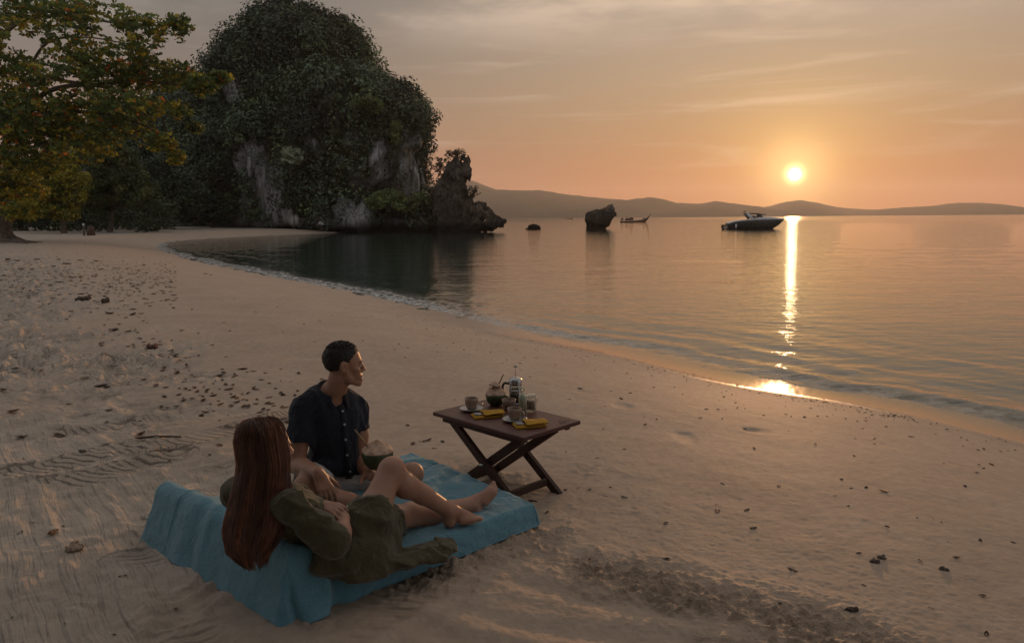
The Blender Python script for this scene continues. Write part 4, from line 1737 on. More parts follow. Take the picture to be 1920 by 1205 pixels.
def cover(t0, t1, lift, seed, u0=0.0, u1=1.0, near=False, far=False, nu=200, nv=90):
    """A towel laid over backrest and pad: (u along, w across) with folds; hems hang at the open long sides."""
    drop = .11
    w0 = t0 - (drop if near else 0)
    w1 = t1 + (drop if far else 0)
    u = np.linspace(u0, u1, nu)
    w = np.linspace(w0, w1, nv)
    U, Wd = np.meshgrid(u, w, indexing='ij')
    s = np.interp(U * TOTAL, pl_, prof[:, 0])
    h = np.interp(U * TOTAL, pl_, prof[:, 1])
    t = np.clip(Wd, 0, 1)
    over = np.maximum(-Wd, 0) * 1.16 + np.maximum(Wd - 1, 0) * 1.16     # metres over the edge
    rr_ = .035
    fold = over / rr_
    side = np.where(Wd < .5, -1.0, 1.0)
    bend = np.clip(fold, 0, math.pi / 2)
    outw = rr_ * np.sin(bend)
    down = rr_ * (1 - np.cos(bend)) + np.maximum(over - rr_ * math.pi / 2, 0)
    # the sides reach down to the sand however high the top is here
    k = np.clip(over / (drop * 1.16), 0, 1)
    down = np.where(over > 0, np.maximum(down, 0) * 0 + (h + .006) * k ** .8 * 1.0, 0)
    flare = np.where(over > 0, .05 * k ** 2 * (h / .26), 0)
    z = np.maximum(h + lift - down, .002 + lift * .3)
    P = Q(s, np.where(Wd < 0, 0, np.where(Wd > 1, 1, Wd)), z)
    bdir = MP[0] - MP[1]
    bdir = np.array([*(bdir / np.linalg.norm(bdir)), 0])
    P = P + (side * (outw * .6 + flare))[..., None] * bdir
    # folds and creases
    V = P.reshape(-1, 3)
    idx = np.arange(nu * nv).reshape(nu, nv)
    f = np.stack([idx[:-1, :-1], idx[1:, :-1], idx[1:, 1:], idx[:-1, 1:]], -1).reshape(-1, 4)
    N = vnormals(V, f)
    if N[:, 2].mean() < 0:
        f = f[:, ::-1]
        N = -N
    uu, ww = U.ravel(), Wd.ravel()
    x = np.stack([uu * 3, ww * 3], 1)
    wob = fbm(x, 3, seed)
    d = .006 * fbm(x * .9, 3, seed + 3)
    # slack folds running down the back, gathering under the sitter
    bk = sstep(uu, .30, .14)
    for wc, wd, amp in ((.52, .035, .020), (.60, .03, -.014), (.66, .04, .017), (.74, .03, -.012), (.82, .05, .010), (.28, .05, .012), (.10, .04, -.010)):
        d += .40 * bk * amp * np.exp(-((ww - wc - .05 * wob - .10 * (uu - .1)) / wd) ** 2)
    ft = sstep(uu, .55, .75)
    d += ft * .010 * np.sin(2 * math.pi * (ww * 5.2 + 1.8 * uu + .8 * wob)) * sstep(fbm(x * .9 + 7, 2, seed + 5), -.3, .3)
    hangm = sstep(ww, .02, -.05) + sstep(ww, .98, 1.05)
    d += hangm * sstep(np.interp(uu * TOTAL, pl_, prof[:, 1]), .1, .2) * .030 * np.sin(2 * math.pi * (uu * 9 + .7 * wob))
    d += .0012 * noise2(x * 70, seed + 8) + .002 * fbm(x * 12, 2, seed + 9)
    V = V + N * d[:, None]
    V[:, 2] = np.maximum(V[:, 2], ZS - .004)
    # thickness
    n = len(V)
    Vb = V - N * .007
    ring = np.concatenate([idx[:, 0], idx[-1, 1:], idx[-2::-1, -1], idx[0, -2:0:-1]])
    sd = np.stack([ring, np.roll(ring, -1), np.roll(ring, -1) + n, ring + n], 1)
    return np.vstack([V, Vb]), np.vstack([f, f[:, ::-1] + n, sd])


def towel_mat():
    t = NT('blue_towel')
    nz = t.noise(3, 4)
    n2 = t.noise(260, 2)
    c = t.ramp(nz, [(.3, (.13, .295, .365)), (.7, (.17, .355, .43))])
    c = t.mix(1.0, c, t.ramp(n2, [(.3, (.72, .72, .72)), (.7, (1.22, 1.22, 1.22))]), 'MULTIPLY')
    nb = t.bump(t.noise(300, 3), .003)
    nb = t.bump(t.noise(28, 4, dist=.6), .006, prev=nb)
    nb = t.bump(t.noise(8, 3, dist=1.0), .012, prev=nb)
    return t.set(Base_Color=c, Roughness=.95, Normal=nb, Sheen_Weight=.35, Sheen_Roughness=.5, Specular_IOR_Level=.1)


TOWEL = towel_mat()
cen = Q(.5, .5, 0)
mroot = empty('beach_mattress', cen, 'low beach mattress with raised wedge backrest lying on the sand under the blue towels', 'mattress')
PADM = simple('mattress_cover', (.10, .20, .22), (.07, .15, .17), .9, 5)


def slab(sv, hv, t0, t1):
    V, n = [], len(sv)
    for t in (t0, t1):
        for s, h in zip(sv, hv):
            V += [Q(s, t, 0.0), Q(s, t, h)]
    V = np.array(V)
    f = []
    m = 2 * n
    for i in range(n - 1):
        a = 2 * i
        f += [[a, a + 2, a + 3, a + 1], [m + a, m + a + 1, m + a + 3, m + a + 2], [a + 1, a + 3, m + a + 3, m + a + 1], [a, m + a, m + a + 2, a + 2]]
    f += [[0, 1, m + 1, m], [m - 2, 2 * m - 2, 2 * m - 1, m - 1]]
    return V, np.array(f)


V, f = slab([.36, .7, .975], [.09, .08, .072], .015, .985)
part('pad', V, f, PADM, mroot, smooth=False)
V, f = slab([.012, .06, .095, .14, .19, .25, .345], [.02, .215, .236, .185, .138, .108, .094], .015, .985)
part('backrest', V, f, PADM, mroot, smooth=False)
V, f = cover(.62, 1.0, .004, 611, far=True)
tag(mk('beach_towel', V, f, TOWEL), 'blue towel over the far side of the mattress, its edge under the other towel', 'towel')
V, f = cover(0.0, .80, .011, 622, near=True)
tag(mk('beach_towel', V, f, TOWEL), 'large blue towel over the near side of mattress and backrest under the reclining woman', 'towel')

# ------------------------------------------------------------------ folding table
def wood(name, a, b, rough=.5):
    t = NT(name)
    tcn = t.n('ShaderNodeTexCoord').outputs['Object']
    g = t.noise(9, 5, .6, tcn, dist=.6, stretch=(1, 9, 9))
    nb = t.bump(g, .0012)
    return t.set(Base_Color=t.ramp(g, [(.3, b), (.7, a)]), Roughness=rough, Normal=nb, Specular_IOR_Level=.35)


WTOP = wood('table_wood', (.125, .050, .040), (.075, .030, .026), .48)
WLEG = wood('leg_wood', (.085, .042, .028), (.045, .022, .016), .6)
TZ = 1.09
cor = np.array([gz(u, v, TZ) for u, v in ((817, 773), (988, 822), (1083, 786), (912, 745))])
tcen = cor.mean(0)
ax = (cor[1] - cor[0] + cor[2] - cor[3]) / 2
TL = np.linalg.norm(ax)
ax = ax / TL
ay = np.cross([0, 0, 1], ax)
TW = abs(np.dot(cor[3] - cor[0] + cor[2] - cor[1], ay)) / 2
TM = np.array([ax, ay, [0, 0, 1]]).T
print('table', TL, TW, tcen)


def TP(x, y, z=0.0):                       # table coordinates: x along, y across (away), z above the top
    return tcen + ax * x + ay * y + np.array([0, 0, z])


tb = empty('folding_table', [tcen[0], tcen[1], ZS], 'low dark red-brown folding wooden table standing on the sand beside the mattress', 'table')
yaw = math.atan2(ax[1], ax[0])
m = MB()
m.box((0, 0, -.012), (TL, TW, .022), bev=.004)
top = m.build('tabletop', WTOP, None, False)
top.parent = tb
top.location = (0, 0, TZ - ZS)
top.rotation_euler.z = yaw
hx, hy = TL / 2, TW / 2
for y in (-hy + .045, hy - .045):          # rails under the top
    m = MB()
    m.box(TP(0, y, -.040), (TL * .86, .032, .030), TM, .003)
    m.build('rail', WLEG, tb, False)
zf = ZS - TZ - .03
foot = {}
for y in (-hy + .085, hy - .085):
    for sg in (1, -1):
        yy = y + (.0175 if sg > 0 else -.0175) * (1 if y < 0 else -1) * -1
        m = MB()
        m.bar(TP(-sg * TL * .37, yy, -.045), TP(sg * TL * .37, yy, zf), .030, .046, up=(0, 0, 1), bev=.003)
        m.build('leg', WLEG, tb, False)
for sg in (1, -1):                         # stretchers of both leg frames
    fr = .84
    p0 = TP(sg * TL * .37 * (2 * fr - 1), -hy + .085, -.045 + (zf + .045) * fr)
    p1 = TP(sg * TL * .37 * (2 * fr - 1), hy - .085, -.045 + (zf + .045) * fr)
    m = MB()
    m.bar(p0, p1, .022, .042, bev=.003)
    m.build('stretcher', WLEG, tb, False)
m = MB()
for y in (-hy + .055, hy - .055):
    m = MB()
    m.tube([TP(0, y - .025, -.045 + (zf + .045) * .5), TP(0, y + .025, -.045 + (zf + .045) * .5)], .008, 8)
    m.build('pivot_bolt', STEEL, tb)
# worn pale scratches on the top near its right corner
scr = MB()
for pts in ([(1046, 791), (1050, 787), (1054, 790)], [(1055, 789), (1058, 787), (1060, 793)], [(1061, 789), (1066, 787), (1070, 786)], [(1049, 793), (1060, 791)]):
    P = [gz(u, v, TZ + .0006) for u, v in pts]
    scr.tube(P, .0011, 4)
scr.build('scratch', simple('scratched_wood', (.30, .22, .19), None, .7), tb)

# ------------------------------------------------------------------ things on the table
CERAM = simple('stoneware', (.36, .26, .19), (.29, .20, .145), .45, 20, .0005, 90)
PLATE = simple('white_plate', (.46, .47, .46), (.40, .41, .40), .28, 10)
COFFEE = NT('coffee').set(Base_Color=(.05, .025, .012), Roughness=.12)
HUSK = simple('coconut_flesh', (.62, .43, .31), (.42, .28, .19), .8, 30, .003, 50, stretch=(1, 1, .35))
GREEN = simple('coconut_skin', (.060, .082, .028), (.035, .052, .018), .45, 9, .001, 40)
NAPK = simple('yellow_cloth', (.50, .27, .015), (.40, .20, .01), .85, 25, .0012, 240)
BAMB = simple('bamboo', (.30, .20, .10), (.20, .13, .06), .5, 20)
def thin_glass():
    t = NT('glass')
    tr = t.n('ShaderNodeBsdfTransparent')
    tr.inputs[0].default_value = (.93, .95, .93, 1)
    gl = t.n('ShaderNodeBsdfGlossy')
    gl.inputs['Roughness'].default_value = .03
    fr = t.n('ShaderNodeLayerWeight')
    fr.inputs[0].default_value = .22
    mx = t.n('ShaderNodeMixShader')
    t.l(t.math('ADD', t.math('MULTIPLY', fr.outputs['Facing'], .7), .04), mx.inputs[0])
    t.l(tr.outputs[0], mx.inputs[1])
    t.l(gl.outputs[0], mx.inputs[2])
    t.l(mx.outputs[0], t.t.nodes['Material Output'].inputs[0])
    return t.m


GLASS = thin_glass()
MILK = NT('milk').set(Base_Color=(.50, .52, .40), Roughness=.3)
PAPER = simple('paper_sachet', (.55, .42, .33), (.40, .28, .2), .7, 40)


def tpx(u, v):                             # the point of the tabletop seen at a pixel
    return gz(u, v, TZ)


def saucer(p, label):
    m = MB()
    m.lathe([(.0, .0), (.036, .0), (.040, .003), (.066, .013), (.069, .0155), (.066, .0165), (.040, .008), (.0, .007)], p, 36)
    o = m.build('saucer', PLATE)
    return tag(o, label, 'saucer')


def cup(p, label, h=.066, r=.040, hdl=None, fill=True):
    root = empty('cup', p, label, 'cup')
    m = MB()
    m.lathe([(0, 0), (.021, 0), (.023, .002), (r * .80, h * .25), (r * .95, h * .7), (r, h), (r - .003, h + .001), (r - .0055, h - .003), (r * .88 - .002, h * .6), (r * .6, .012), (0, .007)], p, 36)
    m.build('body', CERAM, root)
    if fill:
        m = MB()
        m.lathe([(0, h * .74), (r * .90, h * .74)], p, 28)
        m.build('coffee', COFFEE, root)
    if hdl is not None:
        d = np.array([math.cos(hdl), math.sin(hdl), 0])
        m = MB()
        m.tube(spline([p + d * r * .9 + [0, 0, h * .80], p + d * (r + .020) + [0, 0, h * .78], p + d * (r + .026) + [0, 0, h * .5], p + d * (r + .010) + [0, 0, h * .25], p + d * r * .76 + [0, 0, h * .22]], 4), .0048, 8)
        m.build('handle', CERAM, root)
    return root


p1 = tpx(884, 769)
saucer(p1, 'white saucer under the cup at the left of the table')
cup(p1 + [0, 0, .008], 'stoneware coffee cup on a saucer at the left of the table, beside the coconut', hdl=R(70))
m = MB()
sp0, sp1 = tpx(893, 770) + [0, 0, .016], tpx(906, 762) + [0, 0, .021]
m.tube(spline([sp0, (sp0 + sp1) / 2 + [0, 0, .004], sp1], 4), [.0016] * 9, 6)
m.lathe([(.0, -.002), (.008, .0), (.0095, .002), (.007, .001), (0, 0)], sp0, 12)
tag(m.build('teaspoon', STEEL), 'small steel spoon on the saucer at the left of the table', 'spoon')
p2 = tpx(965, 789)
saucer(p2, 'white saucer under the front cup between the two yellow napkins')
cup(p2 + [0, 0, .008], 'stoneware coffee cup on the front saucer between the two yellow napkins', hdl=R(-40))
cup(tpx(954, 766), 'stoneware bowl cup without saucer standing behind the front cup', h=.058, r=.042, fill=False)


def coconut(p, label, r=.068, straw=None, top_h=.062, ring=True, sc=1.0):
    """Young coconut: green shell below, pale pointed carved top, bamboo straw."""
    root = empty('coconut', p, label, 'coconut')
    m = MB()
    m.lathe(np.array([(0, 0), (r * .45, 0), (r * .62, .006), (r * .88, r * .42), (r, r * .88), (r * .985, r * 1.12), (r * .93, r * 1.13), (0, r * 1.1)]), p, 36)
    m.build('shell', GREEN, root)
    m = MB()
    n = 44
    a = np.arange(n) * 2 * math.pi / n
    V, rings = [], [(r * .975, r * 1.10), (r * 1.0, r * 1.16), (r * .93, r * 1.28), (r * .62, r * 1.28 + top_h * .45), (r * .30, r * 1.28 + top_h * .80), (r * .07, r * 1.28 + top_h), (0, r * 1.28 + top_h * 1.01)]
    for i, (q, z) in enumerate(rings):
        fac = 1 + .035 * np.cos(a * 9 + i) * (q > 0) * (i > 0)
        zz_ = z + .003 * np.sin(a * 5 + 2 * i) * (0 < i < 6)
        V.append(np.stack([q * fac * np.cos(a), q * fac * np.sin(a), np.broadcast_to(zz_, a.shape)], 1))
    V = np.concatenate(V) + p
    k = np.arange(n)
    f = np.concatenate([np.stack([i * n + k, i * n + (k + 1) % n, (i + 1) * n + (k + 1) % n, (i + 1) * n + k], 1) for i in range(len(rings) - 1)])
    part('cut_top', V, f, HUSK, root, smooth=False)
    if straw is not None:
        m = MB()
        m.tube([p + straw[0], p + straw[1]], .0042, 8)
        m.build('straw', BAMB, root)
    return root


pc = tpx(930, 759)
rx = ray(960, 600)
cnut = coconut(pc, 'green coconut with pale pointed lid and straw standing at the back of the table', .062,
        (np.array([.012, .0, .115]), np.array([.046, .01, .185])), .044)
# lid flap on the table coconut
m = MB()
lp = pc + np.array([-.006, -.01, .124])
m.lathe([(.0, .0), (.036, -.003), (.038, .0), (.024, .010), (.006, .022), (0, .023)], lp, 18, np.array([[1, 0, .12], [0, 1, .05], [-.12, -.05, 1]]))
m.build('lid_flap', HUSK, cnut)

# french press
pf = tpx(967, 757)
fp = empty('french_press', pf, 'glass and steel french press with dark handle behind the bottle on the table', 'coffee press')
m = MB()
m.lathe([(0, .004), (.036, .004), (.037, .006), (.037, .135), (.0355, .135), (.0355, .008), (0, .008)], pf, 32)
m.build('beaker', GLASS, fp)
m = MB()
m.lathe([(0, .010), (.0345, .010), (.0345, .062), (0, .062)], pf, 28)
m.build('coffee', COFFEE, fp)
m = MB()
for z0, z1 in ((.0, .012), (.078, .090), (.120, .138)):
    m.lathe([(.0378, z0), (.0395, z0), (.0395, z1), (.0378, z1), (.0378, z0)], pf, 32)
for k in range(4):
    a = k * math.pi / 2 + .5
    d = np.array([math.cos(a), math.sin(a), 0]) * .0395
    m.box(pf + d + [0, 0, .066], (.006, .006, .13))
m.build('frame', STEEL, fp)
m = MB()
m.lathe([(.041, .136), (.042, .140), (.038, .154), (.022, .164), (.004, .167), (0, .167)], pf, 32)
m.build('lid', STEEL, fp)
m = MB()
m.tube([pf + [0, 0, .165], pf + [0, 0, .225]], .002, 8)
m.build('plunger_rod', STEEL, fp)
m = MB()
m.lathe([(0, .222), (.009, .224), (.0125, .230), (.009, .237), (0, .238)], pf, 18)
m.build('plunger_knob', PLATE, fp)
m = MB()
hd_ = -np.array([rx[1], -rx[0], 0]) / np.hypot(rx[0], rx[1])
m.tube(spline([pf + hd_ * .038 + [0, 0, .125], pf + hd_ * .066 + [0, 0, .128], pf + hd_ * .078 + [0, 0, .105], pf + hd_ * .072 + [0, 0, .06], pf + hd_ * .040 + [0, 0, .035]], 5), .007, 8)
m.build('handle', BLACK, fp)

# milk bottle
pb = tpx(980, 783)
bt = empty('milk_bottle', pb, 'slim clear bottle of pale milk in the middle of the table', 'bottle')
m = MB()
m.lathe([(0, .003), (.022, .003), (.024, .006), (.0235, .120), (.020, .136), (.0145, .150), (.014, .168), (.0155, .170), (.0155, .176), (.012, .176), (.012, .152), (.0180, .134), (.0215, .118), (.022, .009), (0, .008)], pb, 28)
m.build('glass_body', GLASS, bt)
m = MB()
m.lathe([(0, .0085), (.0212, .0095), (.0208, .118), (.0172, .133), (0, .134)], pb, 24)
m.build('milk', MILK, bt)

# sugar jar
pj_ = tpx(995, 772)
jr = empty('storage_jar', pj_, 'clip-top glass jar of sugar sachets at the back right of the table', 'jar')
m = MB()
m.lathe([(0, .003), (.032, .003), (.035, .007), (.035, .078), (.031, .088), (.031, .094), (.0285, .094), (.0285, .088), (.032, .078), (.032, .010), (0, .008)], pj_, 30)
m.build('glass_body', GLASS, jr)
m = MB()
m.lathe([(0, .096), (.033, .096), (.034, .100), (.032, .106), (.012, .109), (0, .109)], pj_, 30)
m.build('glass_lid', GLASS, jr)
m = MB()
a = np.linspace(0, 2 * math.pi, 25)
m.tube(np.stack([pj_[0] + .0335 * np.cos(a), pj_[1] + .0335 * np.sin(a), pj_[2] + .0905 + 0 * a], 1), .0013, 5)
m.tube([pj_ + [.034, 0, .091], pj_ + [.042, 0, .080], pj_ + [.040, 0, .062]], .0013, 5)
m.tube([pj_ + [-.034, 0, .091], pj_ + [-.038, 0, .1], pj_ + [-.033, 0, .104]], .0013, 5)
m.build('wire_clip', STEEL, jr)
for k in range(9):
    m = MB()
    a = k * 2.4
    Mx = np.array(Matrix.Rotation(a, 3, 'Z') @ Matrix.Rotation(rnd.uniform(-.3, .3), 3, 'X'))
    m.box(pj_ + [math.cos(a) * .013, math.sin(a) * .013, .041 + rnd.uniform(-.004, .004)], (.022, .004, .052), Mx, .001)
    m.build('sachet', PAPER, jr, False)


def napkin(uv, ang, label, lab2):
    """Folded yellow napkin with a pocket holding cutlery."""
    p = tpx(*uv)
    root = empty('napkin', p, label, 'napkin')
    Mz = np.array(Matrix.Rotation(ang, 3, 'Z'))

    def sheet(x0, x1, w0, w1, z, amp, seed, th=.004, slope=0):
        n, k = 26, 16
        U, Wd = np.meshgrid(np.linspace(0, 1, n), np.linspace(-.5, .5, k), indexing='ij')
        x = x0 + (x1 - x0) * U
        y = Wd * (w0 + (w1 - w0) * U)
        zz_ = z + amp * fbm(np.stack([x.ravel() * 35, y.ravel() * 35], 1), 2, seed).reshape(x.shape) + slope * np.cos(Wd * math.pi)
        P = np.stack([x, y, zz_], -1).reshape(-1, 3)
        idx = np.arange(n * k).reshape(n, k)
        f = np.stack([idx[:-1, :-1], idx[1:, :-1], idx[1:, 1:], idx[:-1, 1:]], -1).reshape(-1, 4)
        b = P.copy()
        b[:, 2] -= th
        ring = np.concatenate([idx[:, 0], idx[-1, 1:], idx[-2::-1, -1], idx[0, -2:0:-1]])
        sd = np.stack([ring + len(P), np.roll(ring, -1) + len(P), np.roll(ring, -1), ring], 1)
        return np.vstack([P, b]) @ Mz.T + p, np.vstack([f, f[:, ::-1] + len(P), sd])
    m = MB()
    m.add(*sheet(-.085, .085, .105, .095, .006, .0012, 3))
    m.add(*sheet(-.080, .082, .098, .090, .0115, .0015, 5))
    m.build('cloth', NAPK, root)
    m = MB()
    m.add(*sheet(-.030, .092, .112, .088, .024, .0022, 8, .0045, .005))
    m.build('pocket', NAPK, root)
    for k, y in enumerate((-.016, .0, .016)):
        m = MB()
        a_, b_ = np.array([-.074, y + .004, .0165]), np.array([.05, y, .0165])
        q = np.array([a_, a_ * .75 + b_ * .25, b_])
        m.tube(q @ Mz.T + p, [.0052, .0035, .002], 8)
        m.build('cutlery', STEEL, root)


napkin((914, 780), yaw + R(62), 'folded yellow napkin with cutlery in front of the left cup', 0)
napkin((993, 798), yaw + R(60), 'folded yellow napkin with cutlery at the front corner of the table', 0)


# ------------------------------------------------------------------ people
def unit(v):
    v = np.asarray(v, float)
    return v / np.linalg.norm(v)


def basis(fwd, up=(0, 0, 1)):
    """Columns: right, forward, up."""
    f = unit(fwd)
    r_ = unit(np.cross(f, up))
    return np.stack([r_, f, np.cross(r_, f)], 1)


def skin_mat(name, a, b):
    t = NT(name)
    nz = t.noise(9, 4)
    n2 = t.noise(120, 2)
    c = t.ramp(nz, [(.3, b), (.7, a)])
    c = t.mix(1.0, c, t.ramp(n2, [(.3, (.93, .92, .92)), (.7, (1.06, 1.05, 1.05))]), 'MULTIPLY')
    return t.set(Base_Color=c, Roughness=.48, Normal=t.bump(n2, .0006), Specular_IOR_Level=.4,
                 Subsurface_Weight=.08, Subsurface_Radius=(.012, .005, .003), Subsurface_Scale=1.0)


SKIN_M = skin_mat('tanned_skin', (.43, .235, .15), (.34, .17, .105))
SKIN_W = skin_mat('fair_skin', (.44, .25, .17), (.36, .19, .125))


def cloth_mat(name, a, b, weave=500, sheen=.15, rough=.9):
    t = NT(name)
    nz = t.noise(7, 5)
    n2 = t.noise(weave, 2)
    c = t.ramp(nz, [(.3, b), (.7, a)])
    c = t.mix(1.0, c, t.ramp(n2, [(.3, (.8, .8, .8)), (.7, (1.2, 1.2, 1.2))]), 'MULTIPLY')
    nb = t.bump(n2, .0012)
    nb = t.bump(t.noise(30, 4, dist=.9), .007, prev=nb)
    nb = t.bump(t.noise(11, 3, dist=1.2), .014, prev=nb)
    return t.set(Base_Color=c, Roughness=rough, Normal=nb, Sheen_Weight=sheen, Specular_IOR_Level=.15)


SHIRT = cloth_mat('navy_linen', (.030, .034, .047), (.016, .019, .027))
SHORTS = cloth_mat('light_cotton', (.68, .62, .56), (.58, .53, .48))
DRESS = cloth_mat('olive_linen', (.100, .088, .045), (.066, .058, .030), sheen=.25)
HAIR_M = simple('dark_hair', (.022, .015, .011), (.010, .007, .006), .5, 60)
HAIR_W = vcol('auburn_hair', .36, 30, .3, Specular_IOR_Level=.5)
EYE = simple('eye_white', (.6, .58, .55), None, .2)
TEETH = simple('tooth_enamel', (.65, .62, .56), None, .3)
BUTTON = simple('shell_button', (.6, .6, .6), (.45, .45, .46), .3, 200)


def head_sdf(s, c, M, k=1.0, male=True, mouth=True, ears=True):
    """A head in its own axes (x right, y forward, z up)."""
    T = lambda *p: c + M @ (np.array(p, float) * k)
    el = lambda p, r_, kk=.012, sub=False: s.ell(T(*p), np.array(r_) * k, M, kk * k, sub)
    cp = lambda a, b, ra, rb, kk=.012, sub=False: s.cap(T(*a), T(*b), ra * k, rb * k, kk * k, sub)
    el((0, -.016, .040), (.074, .096, .086))
    el((0, .022, .020), (.066, .070, .080))
    el((0, .030, -.035), (.054, .058, .070))
    for x in (-1, 1):
        cp((x * .052, .0, -.030), (x * .046, .022, -.072), .020, .020)
        cp((x * .046, .022, -.072), (x * .012, .074, -.098), .020, .018)
        el((x * .042, .056, -.018), (.023, .022, .020))
        el((x * .030, .062, -.050), (.022, .022, .026))
    el((0, .076, -.094), (.022, .019, .018), .010)
    el((0, .078, -.062), (.030, .018, .026), .010)
    cp((-.034, .080, .022), (.034, .080, .022), .0125, .0125, .010)
    for x in (-1, 1):
        el((x * .031, .094, .004), (.017, .014, .011), .008, True)
        el((x * .031, .076, .004), (.0140, .0130, .0130), .003)
    cp((0, .088, .014), (0, .105, -.020), .0075, .0105, .008)
    el((0, .106, -.025), (.0125, .0120, .010), .006)
    for x in (-1, 1):
        el((x * .0125, .097, -.030), (.009, .011, .008), .006)
    cp((-.021, .088, -.056), (.021, .088, -.056), .0060, .0060, .006)
    cp((-.006, .0955, -.055), (.006, .0955, -.055), .0065, .0065, .006)
    cp((-.016, .090, -.078), (.016, .090, -.078), .0085, .0085, .006)
    if mouth:
        cp((-.021, .098, -.0665), (.021, .098, -.0665), .0055, .0055, .004, True)
    for x in (-1, 1) if ears else ():      # ears
        el((x * .076, -.008, -.004), (.010, .021, .033), .008)
        el((x * .080, -.020, .004), (.008, .010, .026), .006)
        el((x * .086, -.003, .000), (.008, .011, .018), .005, True)


def hand_sdf(s, wr, d, n, thumb, curl=(.25, .35, .25), k=1.0, spread=.10, bends=None, thumb_in=.5):
    """A hand: palm, four unequal fingers with three phalanges, thumb from the side of the palm.
    d: towards the fingers, n: out of the back of the hand, thumb: +1/-1 picks the thumb's side."""
    d = unit(d)
    n = unit(np.asarray(n, float) - d * np.dot(n, d))
    w = thumb * np.cross(n, d)
    s.cap(wr - d * .004 * k, wr + d * .02 * k, .023 * k, .025 * k, .014)
    tips = []
    for i, (off, fl, kl) in enumerate(((.029, .072, .088), (.010, .080, .091), (-.010, .074, .087), (-.028, .059, .080))):
        kn = wr + (d * kl + w * off) * k
        s.cap(wr + (d * .015 + w * off * .55) * k, kn, .0150 * k, .0115 * k, .010)
        sp = spread * (1.5 - i) / 1.5
        fd = d * math.cos(sp) + w * math.sin(sp)
        a, p = 0.0, kn
        cu = bends[i] if bends else curl
        for j, fr in enumerate((.46, .30, .24)):
            a += cu[j]
            q = p + (fd * math.cos(a) - n * math.sin(a)) * fl * fr * k
            s.cap(p, q, (.0098 - .0012 * j) * k, (.0088 - .0012 * j) * k, .0035)
            p = q
        tips.append(p)
    p = wr + (d * .022 + w * .022 - n * .004) * k
    for fr, r0, r1, mixd in ((.042, .0145, .0115, .75), (.033, .0110, .0098, 1.1), (.026, .0098, .0075, 1.5)):
        q = p + unit(d * mixd + w * .75 - n * thumb_in) * fr * k
        s.cap(p, q, r0 * k, r1 * k, .006)
        p = q
    return tips


def leg_sdf(s, hip, knee, ank, rt, rk, ra, bend):
    """Thigh, knee, calf with its belly on the bend side, ankle."""
    s.cap(hip, hip + (knee - hip) * .5, rt, rt * .86, .03)
    s.cap(hip + (knee - hip) * .5, knee, rt * .86, rk, .03)
    s.ell(knee + unit(knee - hip) * .006 - unit(bend) * .012, (rk * 1.0,) * 3, k=.02)
    c1 = knee + (ank - knee) * .30 + unit(bend) * .020
    c2 = knee + (ank - knee) * .55 + unit(bend) * .008
    s.chain([knee, c1, c2, ank], [rk * .95, rk * 1.0, rk * .80, ra], .025)
    s.cap(knee, ank, rk * .72, ra * .9, .02)


def foot_sdf(s, ank, heel, ball, toe, up, k=1.0, side=1):
    """A foot with heel, arch and five toes."""
    up = unit(up)
    fd = unit(ball - heel)
    lat = unit(np.cross(fd, up)) * side
    s.chain([ank, heel + up * .028], [.033 * k, .030 * k], .02)
    s.ell(heel + up * .014 * k, (.029 * k,) * 3, k=.015)
    s.cap(ank + fd * .03 * k - up * .008, ball + up * .018 * k, .030 * k, .020 * k, .02)
    for i, (o, l, r_) in enumerate(((-.028, .030, .0125), (-.010, .026, .0095), (.004, .022, .009), (.017, .016, .0085), (.028, .009, .008))):
        b0 = ball + lat * o * k + up * .012 * k
        s.cap(heel + fd * .06 * k + lat * o * .7 * k + up * .018 * k, b0, .020 * k, .0155 * k, .014)
        b1 = b0 + fd * (l + .012) * k - up * .002
        s.cap(b0, b1, .0125 * k, r_ * k * .92, .005)
    for p in ((-1, 0), (1, 0)):
        s.ell(ank + lat * .030 * k * p[0], (.013 * k,) * 3, k=.012)


def wrinkle(dirs, amp, freq, seed, big=.5):
    """Creases drawn out along a direction."""
    dv = unit(dirs)
    o1 = unit(np.cross(dv, [.3, .2, .9]))
    o2 = np.cross(dv, o1)

    def fn(p):
        a, b, c = p @ dv, p @ o1, p @ o2
        q = np.stack([a * freq * .28, b * freq, c * freq], 1)
        wv = q + .5 * np.stack([fbm(q * .6, 2, seed), fbm(q * .6 + 9, 2, seed + 1), 0 * a], 1)
        r_ = 1 - np.abs(noise3(wv, seed + 2))
        return -amp * (r_ ** 3 - .3) - amp * big * fbm(q * .45, 2, seed + 5)
    return fn


def solid(s, name, mat, root, smooth=1):
    V, Fc = s.mesh(smooth)
    return part(name, V, Fc, mat, root), V, Fc


J = {k_: at(*v_) for k_, v_ in dict(
    hips=(632, 890, 3.80), neck=(622, 736, 3.74), head=(645, 685, 3.71),
    rs=(568, 768, 3.67), ls=(665, 764, 3.83), re=(556, 872, 3.60), rw=(596, 886, 3.39), le=(679, 864, 3.80), lw=(690, 886, 3.62),
    rh=(598, 898, 3.78), lh=(664, 894, 3.85), rk=(574, 914, 3.44), ra=(712, 958, 3.46), lk=(772, 890, 3.84), la=(690, 962, 3.56),
    coco=(708, 856, 3.58)).items()}


